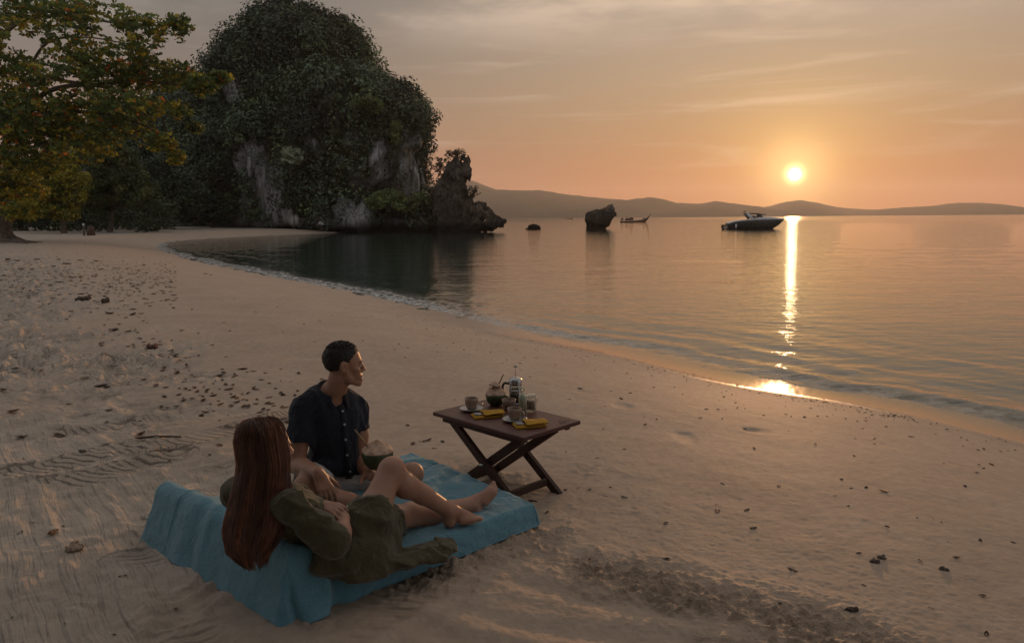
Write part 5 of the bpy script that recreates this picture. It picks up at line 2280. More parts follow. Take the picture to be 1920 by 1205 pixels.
def man():
    root = empty('person', [J['hips'][0], J['hips'][1], ZS + .1], 'short-haired person in dark short-sleeved shirt and pale shorts sitting cross-legged, looking out to sea', 'person')
    hips, neck, head = J['hips'], J['neck'], J['head']
    sd = unit(J['ls'] - J['rs'])
    up = unit(neck - hips)
    fw = unit(np.cross(up, sd)) * -1
    if fw[1] > 0:
        fw = -fw
    B = np.stack([sd, fw, np.cross(sd, fw)], 1)
    lo, hi = (-1.28, 3.22, .72), (-.40, 4.02, 1.64)
    HM = basis((.93, .33, -.03), (.03, .05, 1))
    s = SDF(lo, hi, .0058)
    # trunk (under the clothes) and neck
    s.ell(hips + up * .02, (.135, .10, .10), B, .04)
    s.ell(hips + up * .20, (.12, .085, .15), B, .05)
    s.ell(hips + up * .34, (.145, .095, .13), B, .05)
    s.cap(J['rs'], J['ls'], .050, .050, .04)
    s.cap(neck - up * .05 + fw * .0, head + HM @ np.array([0, -.022, -.055]), .057, .053, .03)
    s.cap(neck + sd * .09 - up * .045, neck + up * .01, .03, .045, .03)
    s.cap(neck - sd * .09 - up * .045, neck + up * .01, .03, .045, .03)
    head_sdf(s, head, HM, .94)
    # arms
    for sh, el_, wr in (('rs', 're', 'rw'), ('ls', 'le', 'lw')):
        a, b, c = J[sh], J[el_], J[wr]
        s.chain([a, a * .5 + b * .5, b], [.052, .050, .041], .02)
        s.chain([b, b * .68 + c * .32, b * .35 + c * .65, c], [.042, .045, .036, .027], .015)
    # right hand hangs over the right knee
    hand_sdf(s, J['rw'], at(616, 928, 3.345) - J['rw'], np.array([.35, -.62, .45]), 1, (.30, .35, .25), .98, .13)
    # left hand under the coconut
    hand_sdf(s, J['lw'], np.array([.42, -.62, -.02]), np.array([.1, -.25, -1]), 1, (.35, .5, .4), .98, .14, thumb_in=-.2)
    # legs
    leg_sdf(s, J['rh'], J['rk'], J['ra'], .082, .056, .034, np.array([0, -.3, -1]))
    leg_sdf(s, J['lh'], J['lk'], J['la'], .082, .056, .034, np.array([0, 0, -1]))
    foot_sdf(s, J['ra'], J['ra'] + [.02, .0, -.025], J['ra'] + [.12, .06, -.03], J['ra'] + [.16, .08, -.03], (0, -.4, 1), 1.0, 1)
    foot_sdf(s, J['la'], J['la'] + [-.02, -.02, -.02], J['la'] + [-.11, -.06, -.03], J['la'] + [-.15, -.08, -.03], (0, -.3, 1), 1.0, -1)
    solid(s, 'body', SKIN_M, root)
    # shirt
    s = SDF(lo, hi, .0052)
    s.ell(hips + up * .095 + fw * .012, (.138, .116, .065), B, .04)
    s.ell(hips + up * .17 + fw * .010, (.126, .108, .14), B, .06)
    s.ell(hips + up * .32, (.148, .114, .15), B, .06)
    for q_ in ('rs', 'ls'):
        s.cap(neck - up * .015, neck * .35 + J[q_] * .65 + up * .012, .062, .052, .04)
    s.cap(J['rs'] + up * .0, J['ls'], .059, .059, .05)
    s.cap(J['rs'] * .7 + J['ls'] * .3 + up * .045, J['rs'] * .3 + J['ls'] * .7 + up * .045, .048, .048, .05)
    s.chain([J['rs'], J['rs'] * .50 + J['re'] * .50], [.061, .068], .03)
    s.chain([J['ls'], J['ls'] * .66 + J['le'] * .34], [.056, .062], .03)
    # bunched tail in the lap
    for dx, dz, r_ in ((-.05, .09, .042), (.03, .085, .045), (.085, .085, .034), (-.10, .10, .032)):
        s.ell(hips + sd * dx + fw * .115 + up * dz, (r_, r_ * .8, r_ * .8), B, .03)
    s.disp(wrinkle(up, .010, 13, 701), .035)
    s.disp(wrinkle(sd + up * .6, .0065, 22, 711), .03)
    s.cap(neck - up * .02 + fw * .02, neck + up * .12 + fw * .02, .056, .066, .01, sub=True)
    s.cap(neck + fw * .05 + up * .02, neck + fw * .115 - up * .055, .034, .018, .01, sub=True)
    for a, b, c_ in (('rs', 're', .42), ('ls', 'le', .28)):
        q0, q1 = J[a] * (1 - c_) + J[b] * c_, J[a] * (.8 - c_) + J[b] * (.2 + c_)
        s.cap(q0, q1, .050, .064, .006, sub=True)
    sh, V, Fc = solid(s, 'shirt', SHIRT, root)
    # front band, collar, buttons: laid on the shirt
    tri = [V[i] for i in range(0)]
    front = []
    for q in np.linspace(.03, .425, 30):
        o_ = hips + up * q + sd * .012
        rel = V - o_
        along = rel @ fw
        m_ = (np.abs(rel @ sd) < .012) & (np.abs(rel @ up) < .012)
        front.append(o_ + fw * (along[m_].max() if m_.any() else .1))
    front = np.array(front)
    front[1:-1] = (front[:-2] + front[1:-1] * 2 + front[2:]) / 4
    V2, f2 = [], []
    for p in front:
        for wq, dq in ((-.016, -.006), (-.015, .0028), (.015, .0028), (.016, -.006)):
            V2.append(p + sd * wq + fw * dq)
    n_ = len(front)
    f2 = np.array([[4 * i + j, 4 * i + j + 1, 4 * i + j + 5, 4 * i + j + 4] for i in range(n_ - 1) for j in range(3)])
    part('button_band', np.array(V2), f2, SHIRT, root)
    for i in (27, 22, 16, 10, 4):
        m = MB()
        Mb = np.stack([sd, up, fw], 1)
        m.lathe([(0, 0), (.0062, 0), (.0066, .0012), (.0055, .0024), (0, .002)], front[i] + fw * .0028, 14, Mb)
        m.build('button', BUTTON, root)
    # collar: a folded band round the neck, open at the front
    ncol, V2 = 40, []
    for i, a in enumerate(np.linspace(-2.72, 2.72, ncol)):
        dr = -fw * math.cos(a) + sd * math.sin(a)
        fr = (1 - math.cos(a)) / 2           # 0 at the nape, 1 at the throat
        ce = neck + up * (.012 - .050 * fr) + fw * .010
        top = ce + dr * (.063 + .012 * fr) + up * .042
        out = ce + dr * (.082 + .014 * fr) - up * (.012 + .020 * fr ** 3)
        inn = ce + dr * (.062 + .01 * fr) - up * .02
        V2 += [inn, top - dr * .002, top + dr * .004, out + dr * .003, out - dr * .002, top - up * .012]
    f2 = np.array([[6 * i + j, 6 * i + j + 1, 6 * i + j + 7, 6 * i + j + 6] for i in range(ncol - 1) for j in range(5)])
    cap_ = np.array([[0, 1, 5], [1, 2, 5], [2, 3, 5], [3, 4, 5]])
    part('collar', np.array(V2), [f2, np.vstack([cap_, cap_ + 6 * (ncol - 1)])], SHIRT, root)
    # shorts
    s = SDF(lo, hi, .006)
    s.ell(hips + up * .0 - fw * .01, (.155, .12, .10), B, .05)
    for h_, k_, e in (('rh', 'rk', .80), ('lh', 'lk', .66)):
        a, b = J[h_], J[k_]
        s.chain([a, a + (b - a) * e * .6, a + (b - a) * e], [.098, .095, .090], .04)
    s.disp(wrinkle(sd, .005, 18, 721), .03)
    for h_, k_, e in (('rh', 'rk', .80), ('lh', 'lk', .66)):
        a, b = J[h_], J[k_]
        s.cap(a + (b - a) * (e - .03), a + (b - a) * (e + .25), .072, .086, .006, sub=True)
        s.cap(a + (b - a) * (e + .10), a + (b - a) * (e + .35), .12, .12, .004, sub=True)
    solid(s, 'shorts', SHORTS, root)
    # hair: close crop, longer on top
    s = SDF(head - .16, head + .18, .0045)
    k = .94

    def hairline(x, y, z):
        P = [x - head[0], y - head[1], z - head[2]]
        L = [(P[0] * HM[0, j] + P[1] * HM[1, j] + P[2] * HM[2, j]) / k for j in range(3)]
        k0 = np.sqrt((L[0] / .0758) ** 2 + ((L[1] + .016) / .0985) ** 2 + ((L[2] - .042) / .0895) ** 2)
        d = (k0 - 1) * .085
        line = np.interp(L[1], [-.12, -.085, -.045, -.028, -.01, .018, .030, .055, .075, .10], [-.070, -.066, -.054, .004, .034, .004, .026, .066, .080, .094])
        return np.maximum(d * k, (line - L[2]) * k * .7)
    s.field(hairline, head - .16, head + .18, .004)
    s.disp(lambda p: .0016 * fbm(p * 90, 2, 731), .02)
    ho_, HV, HF = solid(s, 'hair', HAIR_M, root)
    HN = vnormals(HV, HF)
    L = (HV - head) @ HM / k
    top = np.where((L[:, 2] > -.02) & (rng.random(len(HV)) < .8))[0]
    top = rng.choice(top, min(4200, len(top)), False)
    ln = np.where(L[top, 2] > .095, .009, .0035) * (.6 + .7 * rng.random(len(top)))
    dv = HN[top] * .55 + HM @ np.array([0, .55, .15]) + .35 * rdir(len(top))
    dv /= np.linalg.norm(dv, axis=1)[:, None]
    sdv = np.cross(dv, rdir(len(top)))
    sdv /= np.linalg.norm(sdv, axis=1)[:, None]
    A = HV[top]
    V2 = np.stack([A - sdv * .0016, A + sdv * .0016, A + dv * ln[:, None]], 1).reshape(-1, 3)
    part('hair_tips', V2, np.arange(len(V2)).reshape(-1, 3), HAIR_M, ho_, smooth=False)
    T = lambda *p: head + HM @ (np.array(p, float) * k)
    for x in (-1, 1):
        m = MB()
        m.lathe([(0, -.0115), (.007, -.009), (.0112, -.002), (.0112, .002), (.007, .009), (0, .0115)], T(x * .031, .0775, .003), 14, HM)
        m.build('eye', EYE, root)
        m = MB()
        m.lathe([(.0001, 0), (.005, 0), (.0042, .0014), (0, .0018)], T(x * .032, .0885, .003), 12, np.stack([HM[:, 0], HM[:, 2], HM[:, 1]], 1))
        m.build('iris', HAIR_M, root)
        m = MB()
        m.tube([T(x * .014, .092, .020), T(x * .030, .0915, .0255), T(x * .048, .080, .020)], [.0035, .0042, .002], 6)
        m.build('eyebrow', HAIR_M, root)
    m = MB()
    m.tube([T(-.017, .086, -.0655), T(0, .0925, -.0660), T(.017, .086, -.0655)], [.0045, .0055, .0045], 8)
    m.build('teeth', TEETH, root)
    # thin white cord hanging from the collar down the front of the shirt
    return root, fw, sd, up


MAN, MFW, MSD, MUP = man()
cb = J['coco'] + np.array([0, 0, -.058])
coconut(cb, 'green coconut with pale pointed top and straw held in the seated person\'s hand', .078,
        (np.array([-.035, -.02, .105]), np.array([-.105, -.02, .205])), .042)

# ---- the reclining woman
K = {k_: at(*v_) for k_, v_ in dict(
    hr=(672, 1028, 2.88), hl=(662, 1004, 3.02), rs=(546, 952, 2.69), ls=(447, 926, 2.90), neck=(498, 900, 2.80), head=(500, 842, 2.81),
    rk=(732, 882, 3.10), ra=(842, 957, 3.28), rheel=(843, 984, 3.275), rball=(884, 975, 3.31), rtoe=(899, 967, 3.33),
    lk=(768, 966, 3.28), la=(886, 944, 3.49), lheel=(898, 958, 3.50), lball=(924, 922, 3.53), ltoe=(936, 907, 3.54),
    re=(640, 1010, 2.69), rw=(645, 972, 2.80), le=(560, 948, 2.96), lw=(606, 948, 2.87)).items()}


def woman():
    root = empty('person', [K['hr'][0], K['hr'][1], ZS + .1], 'long-haired person in olive dress reclining against the backrest, one knee raised', 'person')
    sd = unit(K['ls'] - K['rs'])                       # towards her left
    hips = (K['hr'] + K['hl']) / 2
    shc = (K['rs'] + K['ls']) / 2
    up = unit(shc - hips)
    fw = unit(np.cross(sd, up)) * -1
    if fw[0] < 0:
        fw = -fw
    B = np.stack([-sd, fw, np.cross(-sd, fw)], 1)
    lo, hi = (-1.30, 2.50, .70), (.02, 3.66, 1.50)
    HM = basis((.80, .60, -.06))
    hd = K['head']
    s = SDF(lo, hi, .006)
    s.ell(hips, (.13, .095, .10), B, .05)
    s.chain([hips, hips + (shc - hips) * .5 - fw * .015, shc - up * .06 - fw * .02], [.088, .075, .082], .05)
    s.cap(K['rs'], K['ls'], .046, .046, .04)
    s.cap(K['neck'], hd + HM @ np.array([0, -.02, -.05]), .044, .044, .02)
    head_sdf(s, hd, HM, .93, mouth=False, ears=False)
    for a, b, c in (('rs', 're', 'rw'), ('ls', 'le', 'lw')):
        a, b, c = K[a], K[b], K[c]
        s.chain([a, a * .5 + b * .5, b], [.043, .040, .034], .02)
        s.chain([b, b * .66 + c * .34, c], [.034, .034, .0215], .015)
    # right hand lies in the lap, left hand on top of the right wrist
    hand_sdf(s, K['rw'], at(638, 952, 2.92) - K['rw'], np.array([.5, -.2, .85]), 1, (.25, .4, .3), .80, .06)
    hand_sdf(s, K['lw'], at(640, 955, 2.80) - K['lw'], np.array([.10, -.45, .90]), -1, (.30, .45, .35), .86, .10)
    leg_sdf(s, K['hr'], K['rk'], K['ra'], .078, .050, .031, np.array([-.75, -.45, -.45]))
    leg_sdf(s, K['hl'], K['lk'], K['la'], .078, .050, .031, np.array([0, 0, -1]))
    foot_sdf(s, K['ra'], K['rheel'], K['rball'], K['rtoe'], (0, 0, 1), .93, -1)
    foot_sdf(s, K['la'], K['lheel'], K['lball'], K['ltoe'], unit(np.array([-.6, -.5, .65])), .93, 1)
    solid(s, 'body', SKIN_W, root)
    # dress: bodice, wide sleeves, skirt over the raised thigh and lying on the towel
    s = SDF(lo, hi, .0058)
    s.ell(hips, (.145, .105, .105), B, .05)
    s.chain([hips + up * .02, hips + (shc - hips) * .5 - fw * .015, shc - up * .05 - fw * .02], [.096, .085, .090], .06)
    s.ell(shc - up * .12 + fw * .02, (.125, .080, .085), B, .05)
    s.cap(K['rs'], K['ls'], .060, .060, .05)
    s.cap(K['rs'] * .65 + K['ls'] * .35 + up * .03, K['rs'] * .35 + K['ls'] * .65 + up * .03, .044, .044, .04)
    a, b = K['rs'], K['re']
    s.chain([a, a * .55 + b * .45 - [0, 0, .010], a * .16 + b * .84 - [0, 0, .018]], [.054, .058, .062], .035)
    a, b = K['ls'], K['le']
    s.chain([a, a * .5 + b * .5, b], [.066, .078, .080], .04)
    a, b = K['hr'], K['rk']
    s.chain([a, a + (b - a) * .24, a + (b - a) * .45], [.102, .096, .086], .05)
    a, b = K['hl'], K['lk']
    s.chain([a, a + (b - a) * .35, a + (b - a) * .62], [.100, .092, .080], .05)
    # cloth falling from the thigh to the towel on the near side
    T_ = np.stack([unit([.70, .71, 0]), unit([-.71, .70, 0]), [0, 0, 1.0]], 1)
    for u_, v_, Y_, r_, kk in ((690, 1045, 2.86, (.13, .07, .075), .05), (720, 1014, 2.95, (.09, .045, .085), .04), (738, 1000, 3.02, (.05, .03, .075), .03),
                               (630, 1052, 2.78, (.12, .06, .055), .05)):
        s.ell(at(u_, v_, Y_), r_, T_, kk)
    for u_, v_, Y_, r_, kk in ((775, 1040, 2.965, (.135, .080, .026), .03), (808, 1036, 3.02, (.115, .085, .021), .02), (705, 1068, 2.84, (.13, .05, .022), .03)):
        s.ell(at(u_, v_, Y_), r_, T_, kk)
    # soft tie and gathered front
    for i, (p0, p1) in enumerate((((548, 934, 2.78), (606, 974, 2.84)), ((560, 938, 2.84), (618, 976, 2.90)), ((545, 948, 2.73), (602, 988, 2.79)))):
        a, b = at(*p0), at(*p1)
        mid = (a + b) / 2 + np.array([.01, -.01, .012 * (i % 2)])
        s.chain([a, mid, b], [.014, .018, .014], .012)
    rad_ = at(740, 890, 3.1)
    s.disp(wrinkle(unit(K['rk'] - K['hr']) * .3 + np.array([.6, -.3, -.55]), .014, 11, 801), .05)
    s.disp(wrinkle([.75, .6, -.1], .012, 13, 811), .045)
    s.disp(lambda p: .0022 * fbm(p * 60, 2, 821), .03)
    a, b = K['hr'], K['rk']
    s.cap(a + (b - a) * .46, a + (b - a) * .74, .070, .088, .006, sub=True)
    a, b = K['hl'], K['lk']
    s.cap(a + (b - a) * .60, a + (b - a) * .85, .060, .078, .006, sub=True)
    d_ = unit(K['rw'] - K['re'])
    s.cap(K['re'] + d_ * .01, K['re'] + d_ * .13, .040, .056, .006, sub=True)
    solid(s, 'dress', DRESS, root, 2)
    # ring on the left hand
    m = MB()
    rg = at(650, 952, 2.795)
    a = np.linspace(0, 2 * math.pi, 17)
    dx = unit([.94, .25, -.2])
    o1 = unit(np.cross(dx, [0, 0, 1]))
    o2 = np.cross(dx, o1)
    m.tube([rg + .0095 * (o1 * math.cos(q) + o2 * math.sin(q)) for q in a], .0018, 6)
    m.build('ring', STEEL, root)
    # hair: a mass and long strands
    rt = np.array([.945, .326, 0])                      # across, seen from behind
    bk = np.array([.326, -.945, 0])                     # out of her back
    lev = [(496, 846, 2.80, .092, .100), (493, 884, 2.775, .094, .086), (488, 930, 2.735, .103, .062), (478, 985, 2.69, .102, .046), (468, 1030, 2.655, .076, .034), (480, 1066, 2.635, .022, .016)]
    cl = np.array([at(u_, v_, Y_) for u_, v_, Y_, _, _ in lev])
    wd = np.array([q[3] for q in lev])
    th = np.array([q[4] for q in lev])
    n_ = 40
    t0 = np.linspace(0, len(lev) - 1, n_)
    CL = np.stack([np.interp(t0, range(len(lev)), cl[:, i]) for i in range(3)], 1)
    WD, TH = np.interp(t0, range(len(lev)), wd), np.interp(t0, range(len(lev)), th)
    for _ in range(3):
        CL[1:-1] = (CL[:-2] + 2 * CL[1:-1] + CL[2:]) / 4
    s = SDF((-1.25, 2.48, .80), (-.72, 3.0, 1.50), .006)
    Mh = np.stack([rt, -bk, [0, 0, 1.0]], 1)
    s.ell(hd + HM @ np.array([0, -.020, .032]), np.array([.082, .097, .089]) * .96, HM, .02)
    for i in range(0, n_ - 9, 1):
        s.ell(CL[i], (WD[i] * .76 * (1 - .35 * sstep(i, 18, n_ - 9)), TH[i] * .72, .030 if i < n_ - 4 else .018), Mh, .02)
    s.ell(hd + HM @ np.array([0, .10, -.03]), (.064, .075, .088), HM, .012, sub=True)
    s.disp(lambda p: .004 * fbm(np.stack([p @ rt * 70, p @ bk * 70, p[:, 2] * 6], 1), 2, 831), .03)
    V, Fc = s.mesh(1)
    base = np.array([.035, .014, .008])
    cv = base * (1 + .35 * fbm(np.stack([V @ rt * 60, V @ bk * 60, V[:, 2] * 4], 1), 2, 841))[:, None]
    ho_ = part('hair', V, Fc, HAIR_W, root, col=np.clip(cv, .004, 1))
    m = MB()
    locks = []
    for q in range(70):
        ph = rnd.uniform(-1, 1)
        locks.append((math.radians(122) * abs(ph) ** .85 * (1 if ph > 0 else -1), rnd.uniform(.93, 1.06), rnd.uniform(.86, 1.0), rnd.uniform(.003, .013),
                      rnd.uniform(0, 6.3), rnd.uniform(9, 16), rnd.uniform(.35, 1.9), rnd.uniform(.02, .10)))
    for i in range(1900):
        ph, lay, end, wv, wp, wf, shade, flare = locks[rnd.randrange(len(locks))]
        dphi = rnd.gauss(0, .13)
        lay = lay + rnd.gauss(0, .014)
        stray = rnd.random() < .08
        pts = []
        e0 = hd + HM @ np.array([0, -.024, .030])
        part_off = HM @ np.array([rnd.uniform(-.01, .01), rnd.uniform(-.03, .03), 0])
        for el_ in (1.45, 1.15, .8, .45, .12):
            az_ = ph + dphi * 1.3
            dr = (rt * math.sin(az_) + bk * math.cos(az_)) * math.cos(el_)
            pts.append(e0 + (dr * np.array([1, 1, 0]) * .093 + np.array([0, 0, math.sin(el_) * .093])) * lay + part_off * math.sin(el_) ** 2)
        e_ = min(1.0, end + rnd.uniform(-.05, .03))
        for t in np.linspace(.10, e_, 13):
            az_ = ph + dphi * (1.15 - .8 * t)
            j = t * (n_ - 1)
            i0 = min(int(j), n_ - 2)
            fr_ = j - i0
            c_ = CL[i0] * (1 - fr_) + CL[i0 + 1] * fr_
            w_, h_ = np.interp(j, range(n_), WD), np.interp(j, range(n_), TH)
            gr_ = lay + flare * t * t * (2.2 if stray else 1)
            q = c_ + (rt * math.sin(az_) * w_ + bk * math.cos(az_) * h_) * gr_
            q = q + rt * wv * t * math.sin(wp + t * wf) + bk * .5 * wv * t * math.cos(wp + t * wf * .8)
            pts.append(q)
        cc = np.array([.115, .042, .019]) * shade * rnd.uniform(.7, 1.35)
        r0_ = rnd.uniform(.0007, .0010) if stray else rnd.uniform(.0010, .0019)
        m.tube(np.array(pts), np.concatenate([np.full(len(pts) - 3, r0_), [r0_ * .8, r0_ * .6, r0_ * .3]]), 3, False, cc)
    m.build('hair_strands', HAIR_W, ho_, color=True)
    return root


woman()


# ------------------------------------------------------------------ what lies on the sand
DRY = vcol('dead_leaf', .8, 30, .3)
SURF = bpy.data.objects['sand']
_me = SURF.data
_sv = np.empty(len(_me.vertices) * 3, np.float32)
_me.vertices.foreach_get('co', _sv)
_sv = _sv.reshape(-1, 3)
from mathutils.kdtree import KDTree
_near = np.where(np.hypot(_sv[:, 0], _sv[:, 1]) < 75)[0]
_kd = KDTree(len(_near))
for i_, j_ in enumerate(_near):
    _kd.insert((float(_sv[j_, 0]), float(_sv[j_, 1]), 0.0), i_)
_kd.balance()


def surf(x, y):
    if math.hypot(x, y) > 74:
        return zg(x, y)
    r_ = _kd.find_n((x, y, 0), 3)
    return float(max(_sv[_near[i]][2] for _, i, _ in r_))


def dead_leaf(seed, L):
    """A curled dead leaf with its stalk."""
    r_ = random.Random(seed)
    n = 6
    V, f = [], []
    curl, cup = r_.uniform(.3, 1.3), r_.uniform(.2, .7)
    for i in range(n):
        t = i / (n - 1)
        w = .5 * math.sin(math.pi * min(1, t * .92 + .06)) ** .8 * .48
        zc_ = curl * .22 * (t - .5) ** 2 * 2
        for q in (-1, 0, 1):
            V.append(((t - .5) * L, q * w * L, (zc_ + abs(q) * cup * w * .8) * L + .003))
    for i in range(n - 1):
        for j in range(2):
            a = 3 * i + j
            f.append([a, a + 1, a + 4, a + 3])
    V = np.array(V)
    b = V - [0, 0, .0015]
    m = len(V)
    f = np.array(f)
    ring = [0, 1, 2] + [3 * i + 2 for i in range(1, n)] + [3 * n - 2, 3 * n - 3] + [3 * i for i in range(n - 2, 0, -1)]
    sd = np.array([[ring[i], ring[(i + 1) % len(ring)], ring[(i + 1) % len(ring)] + m, ring[i] + m] for i in range(len(ring))])
    return np.vstack([V, b]), np.vstack([f, f[:, ::-1] + m, sd])


def leaf_obj(seed, L, col):
    V, f = dead_leaf(seed, L)
    return mk('fallen_leaf', V, f, DRY, col=np.tile(col, (len(V), 1)))


kinds = []
for i in range(6):
    c_ = [(.075, .042, .024), (.05, .03, .02), (.10, .055, .028), (.13, .062, .024), (.06, .04, .028), (.26, .12, .04)][i]
    kinds.append(leaf_obj(900 + i, 1.0, c_))
for o in kinds:
    COL.objects.unlink(o)


def put_leaf(x, y, L, k, label, group):
    o = kinds[k].copy()
    COL.objects.link(o)
    o.scale = (L, L, L * rnd.uniform(.7, 1.2))
    o.location = (x, y, surf(x, y) - .002)
    o.rotation_euler = (rnd.uniform(-.15, .15), rnd.uniform(-.15, .15), rnd.uniform(0, 6.3))
    return tag(o, label, 'leaf', group)


# leaves and scraps one can pick out in the photograph (u, v, length in px)
spots = [(1105, 1048, 8), (1250, 1048, 14), (1145, 914, 9), (1060, 846, 10), (1170, 842, 12), (1414, 839, 12), (1710, 806, 12), (1578, 897, 14), (1624, 913, 12),
         (1810, 907, 12), (1657, 920, 18), (1838, 1012, 12), (1840, 1116, 18), (1486, 1069, 20), (1412, 990, 18), (1345, 957, 22), (1400, 956, 16), (1248, 980, 16),
         (1460, 911, 14), (1355, 907, 12), (1596, 914, 6), (1566, 928, 7), (1563, 928, 6), (1610, 1036, 10), (1725, 1051, 14), (1792, 1044, 16), (1620, 1097, 10),
         (1850, 1188, 14), (1746, 1139, 8), (1170, 932, 14), (1120, 858, 9), (1135, 930, 8), (1860, 858, 10), (1845, 867, 8), (1770, 860, 6), (1640, 815, 7),
         (1604, 815, 7), (1640, 824, 6), (1344, 946, 10), (1480, 1010, 6), (1718, 970, 8), (1764, 978, 8), (1750, 970, 6), (1780, 1016, 6), (1590, 948, 8), (1900, 1015, 7),
         (800, 826, 26), (830, 828, 14), (815, 840, 12), (770, 868, 14), (1000, 940, 24), (1025, 960, 14), (1030, 940, 10), (1060, 918, 12), (1085, 915, 14), (1105, 918, 10),
         (1068, 747, 10), (1165, 745, 12), (1182, 733, 10), (1145, 730, 8), (1088, 727, 14), (1222, 694, 7), (1176, 690, 8), (975, 678, 8), (942, 678, 7), (760, 670, 9),
         (740, 655, 8), (765, 652, 7), (680, 638, 8), (800, 610, 7), (850, 640, 6), (870, 655, 6), (900, 630, 6), (560, 700, 16), (455, 692, 22), (475, 696, 12), (440, 700, 10),
         (410, 705, 20), (490, 712, 12), (505, 718, 14), (480, 730, 18), (465, 737, 14), (530, 740, 22), (505, 745, 14), (430, 730, 20), (400, 742, 18), (545, 715, 8), (590, 640, 9),
         (285, 648, 22), (300, 665, 14), (330, 670, 18), (350, 685, 12), (240, 622, 20), (215, 618, 26), (250, 590, 20), (205, 588, 24), (265, 588, 12), (125, 600, 10), (190, 640, 16),
         (300, 640, 10), (262, 635, 18), (150, 520, 14), (175, 530, 14), (135, 520, 14), (125, 495, 18), (150, 488, 14), (110, 486, 16), (100, 500, 14), (60, 510, 12), (40, 500, 20),
         (30, 488, 16), (15, 492, 18), (70, 488, 14), (180, 490, 12), (200, 498, 10), (260, 508, 14), (310, 495, 8), (270, 497, 8), (230, 490, 7), (385, 512, 9), (395, 514, 7),
         (300, 520, 6), (480, 585, 6), (570, 607, 8), (600, 600, 7), (440, 560, 6), (420, 605, 7), (360, 580, 8), (340, 620, 10), (520, 575, 6), (610, 545, 6), (25, 1155, 10),
         (265, 815, 28), (115, 818, 34), (40, 822, 24), (155, 855, 14), (320, 848, 14), (318, 863, 10), (45, 860, 8), (100, 1000, 24), (38, 998, 14), (60, 978, 12), (118, 985, 10),
         (25, 773, 22), (70, 765, 20), (130, 762, 14), (205, 772, 14), (200, 790, 10), (330, 760, 12), (262, 782, 12), (395, 852, 14), (320, 845, 10), (370, 1030, 8), (330, 1145, 10),
         (210, 1190, 12), (120, 1170, 8), (230, 1078, 14), (8, 735, 20), (400, 770, 10), (450, 800, 8), (30, 695, 14), (75, 690, 12), (160, 715, 18), (190, 725, 24), (200, 720, 14)]
for u, v, Lp in spots:
    p = gz(u, v, .66)
    for _ in range(2):
        p = gz(u, v, surf(p[0], p[1]))
    d = math.hypot(p[0], p[1])
    k = rnd.choices(range(6), (4, 4, 3, 2, 3, .5))[0]
    near = v > 800 and u > 1000
    put_leaf(p[0], p[1], Lp * d / F * .85 + .006, k, 'small dead brown leaf lying on the open sand', 'dead leaves scattered on the sand')
# the rest of the scraps: leaf litter under the trees and along the tide line
n = 2600
u = np.concatenate([rng.uniform(-40, 330, 900), rng.normal(300, 170, 700), rng.uniform(640, 1930, 1000)])
vv = np.concatenate([rng.normal(505, 22, 900), rng.normal(0, 1, 700), np.zeros(1000)])
n = 2200
LV, LF, LC, cnt = [], [], [], 0
for i in range(n):
    if i < 900:
        p = gz(u[i], max(vv[i], 448), .85)
    elif i < 1600:
        if i % 5 > 1:
            continue
        line_v = np.interp(u[i], [0, 120, 200, 300, 400, 520, 700], [500, 520, 570, 655, 720, 760, 800])
        p = gz(u[i], line_v + vv[i] * 38, .75)
    else:
        t_ = rng.uniform(18, 96)
        j = int(t_)
        q = SHORE[j] + (SHORE[j + 1] - SHORE[j]) * (t_ - j)
        tg_ = unit(SHORE[j + 1] - SHORE[j])
        q = q + np.array([-tg_[1], tg_[0]]) * (1.0 + abs(rng.normal(0, .30)) if rng.random() < .6 else 1.2 + rng.exponential(1.6))
        p = np.array([q[0], q[1], 0])
    if p[1] < 2 or p[1] > 70:
        continue
    s_ = float(shore_s(p[None, :2])[0][0])
    if s_ < .5:
        continue
    d = math.hypot(p[0], p[1])
    L = (rng.uniform(.03, .075) if i < 1600 else rng.uniform(.012, .04)) * (1.6 if i < 900 else 1)
    V, f = dead_leaf(int(i), L)
    a = rng.uniform(0, 6.3)
    Rz = np.array([[math.cos(a), -math.sin(a), 0], [math.sin(a), math.cos(a), 0], [0, 0, 1]])
    V = V @ Rz.T + np.array([p[0], p[1], surf(p[0], p[1])])
    LV.append(V)
    LF.append(f + cnt)
    cnt += len(V)
    c_ = np.array([(.06, .035, .02), (.045, .03, .02), (.10, .05, .025), (.14, .06, .022)][rng.integers(4)]) if i < 1600 else np.array([.03, .022, .016])
    LC.append(np.tile(c_, (len(V), 1)))
o = mk('leaf_litter', np.concatenate(LV), np.concatenate(LF), DRY, col=np.concatenate(LC))
o['kind'] = 'stuff'


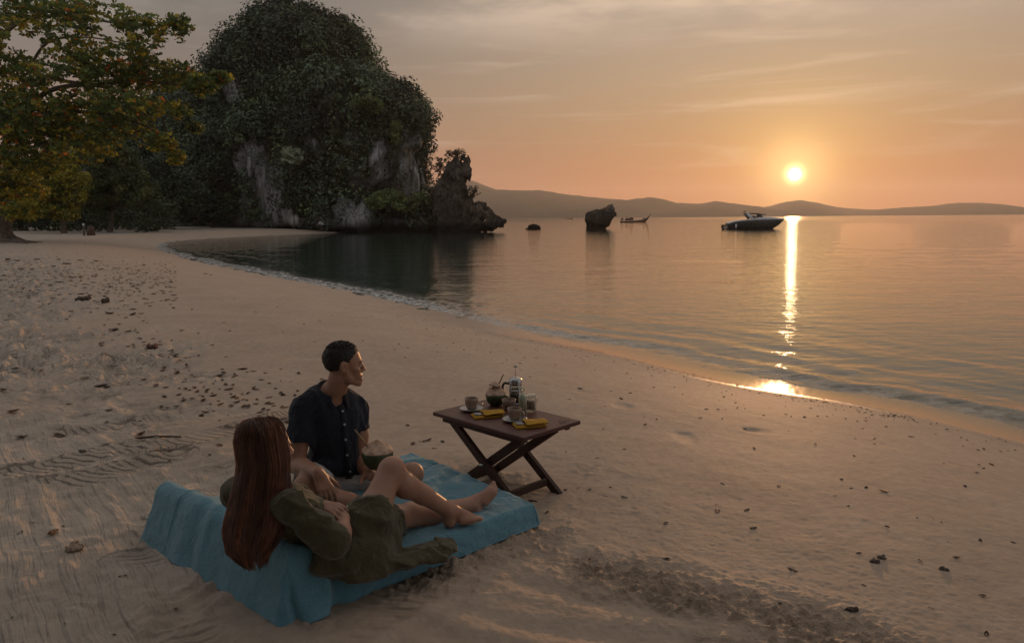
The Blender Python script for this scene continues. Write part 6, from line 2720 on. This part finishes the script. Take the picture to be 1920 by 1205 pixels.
def lump(name, uv, r, label, cat, mat, seed, sq=.7, L=1.0, yaw=0., sink=.25):
    p = gz(*uv, .66)
    for _ in range(2):
        p = gz(*uv, surf(p[0], p[1]))
    s = SDF((-r * 2.2 * L,) + (-r * 2,) * 2, (r * 2.2 * L, r * 2, r * 2), r / 7)
    s.ell((0, 0, 0), (r * L, r, r * sq), k=r * .2)
    s.disp(lambda q: .42 * r * fbm(q / r * 1.2, 3, seed), r)
    V, Fc = s.mesh(1)
    o = mk(name, V, Fc, mat)
    o.location = (p[0], p[1], surf(p[0], p[1]) + r * sq * (1 - sink * 2) * .8)
    o.rotation_euler.z = yaw
    return tag(o, label, cat)


HUSKB = simple('old_husk', (.10, .075, .055), (.045, .032, .025), .9, 14, .004, 40)
STONE = simple('beach_stone', (.16, .12, .10), (.08, .06, .05), .85, 30, .003, 60)
lump('driftwood', (156, 562), .075, 'dark clump of driftwood half buried at the edge of the trodden sand', 'driftwood', HUSKB, 951, .5, 1.7, .3)
lump('coconut_husk', (198, 566), .065, 'dark round old coconut husk beside the driftwood clump', 'coconut husk', HUSKB, 952, .8)
lump('coconut_husk', (285, 652), .05, 'reddish dead husk at the edge of the smooth sand up the beach', 'coconut husk', simple('red_husk', (.16, .07, .05), (.07, .035, .03), .9, 20), 953, .7, 1.3)
lump('driftwood', (1597, 1144), .013, 'small dark stick lying alone on the sand at the lower right', 'driftwood', HUSKB, 954, .8, 2.4, .1)
lump('stone', (1641, 1053), .018, 'larger of two brown pebbles side by side on the damp sand', 'stone', STONE, 955, .6, 1.2)
lump('stone', (1655, 1046), .015, 'smaller of two brown pebbles side by side on the damp sand', 'stone', STONE, 956, .6, 1.2)
lump('stone', (1770, 1067), .015, 'brown pebble to the right of the pair of pebbles', 'stone', STONE, 957, .6, 1.3)
lump('sand_clod', (140, 1030), .028, 'lump of crumbled sand beside the tread marks near the backrest', 'clod', simple('sand_clod', (.40, .31, .23), (.3, .23, .165), .95, 40, .003, 90), 958, .7, 1.4)
lump('stone', (100, 999), .014, 'pale orange shell or stone on the raked sand at the lower left', 'stone', simple('pale_shell', (.42, .24, .12), (.3, .17, .09), .7, 40), 959, .7, 1.2)
# twigs
m = MB()
p = gz(275, 815, ZS)
q = gz(375, 800, ZS)
tag(MB() and (lambda mm: (mm.tube(spline([gz(252, 822, ZS + .01), gz(290, 818, ZS + .02), gz(340, 818, ZS + .012)], 5), np.linspace(.010, .005, 11), 6), mm.build('twig', TWIG))[1])(MB()),
    'dark twig lying across the tread marks at the left', 'twig')
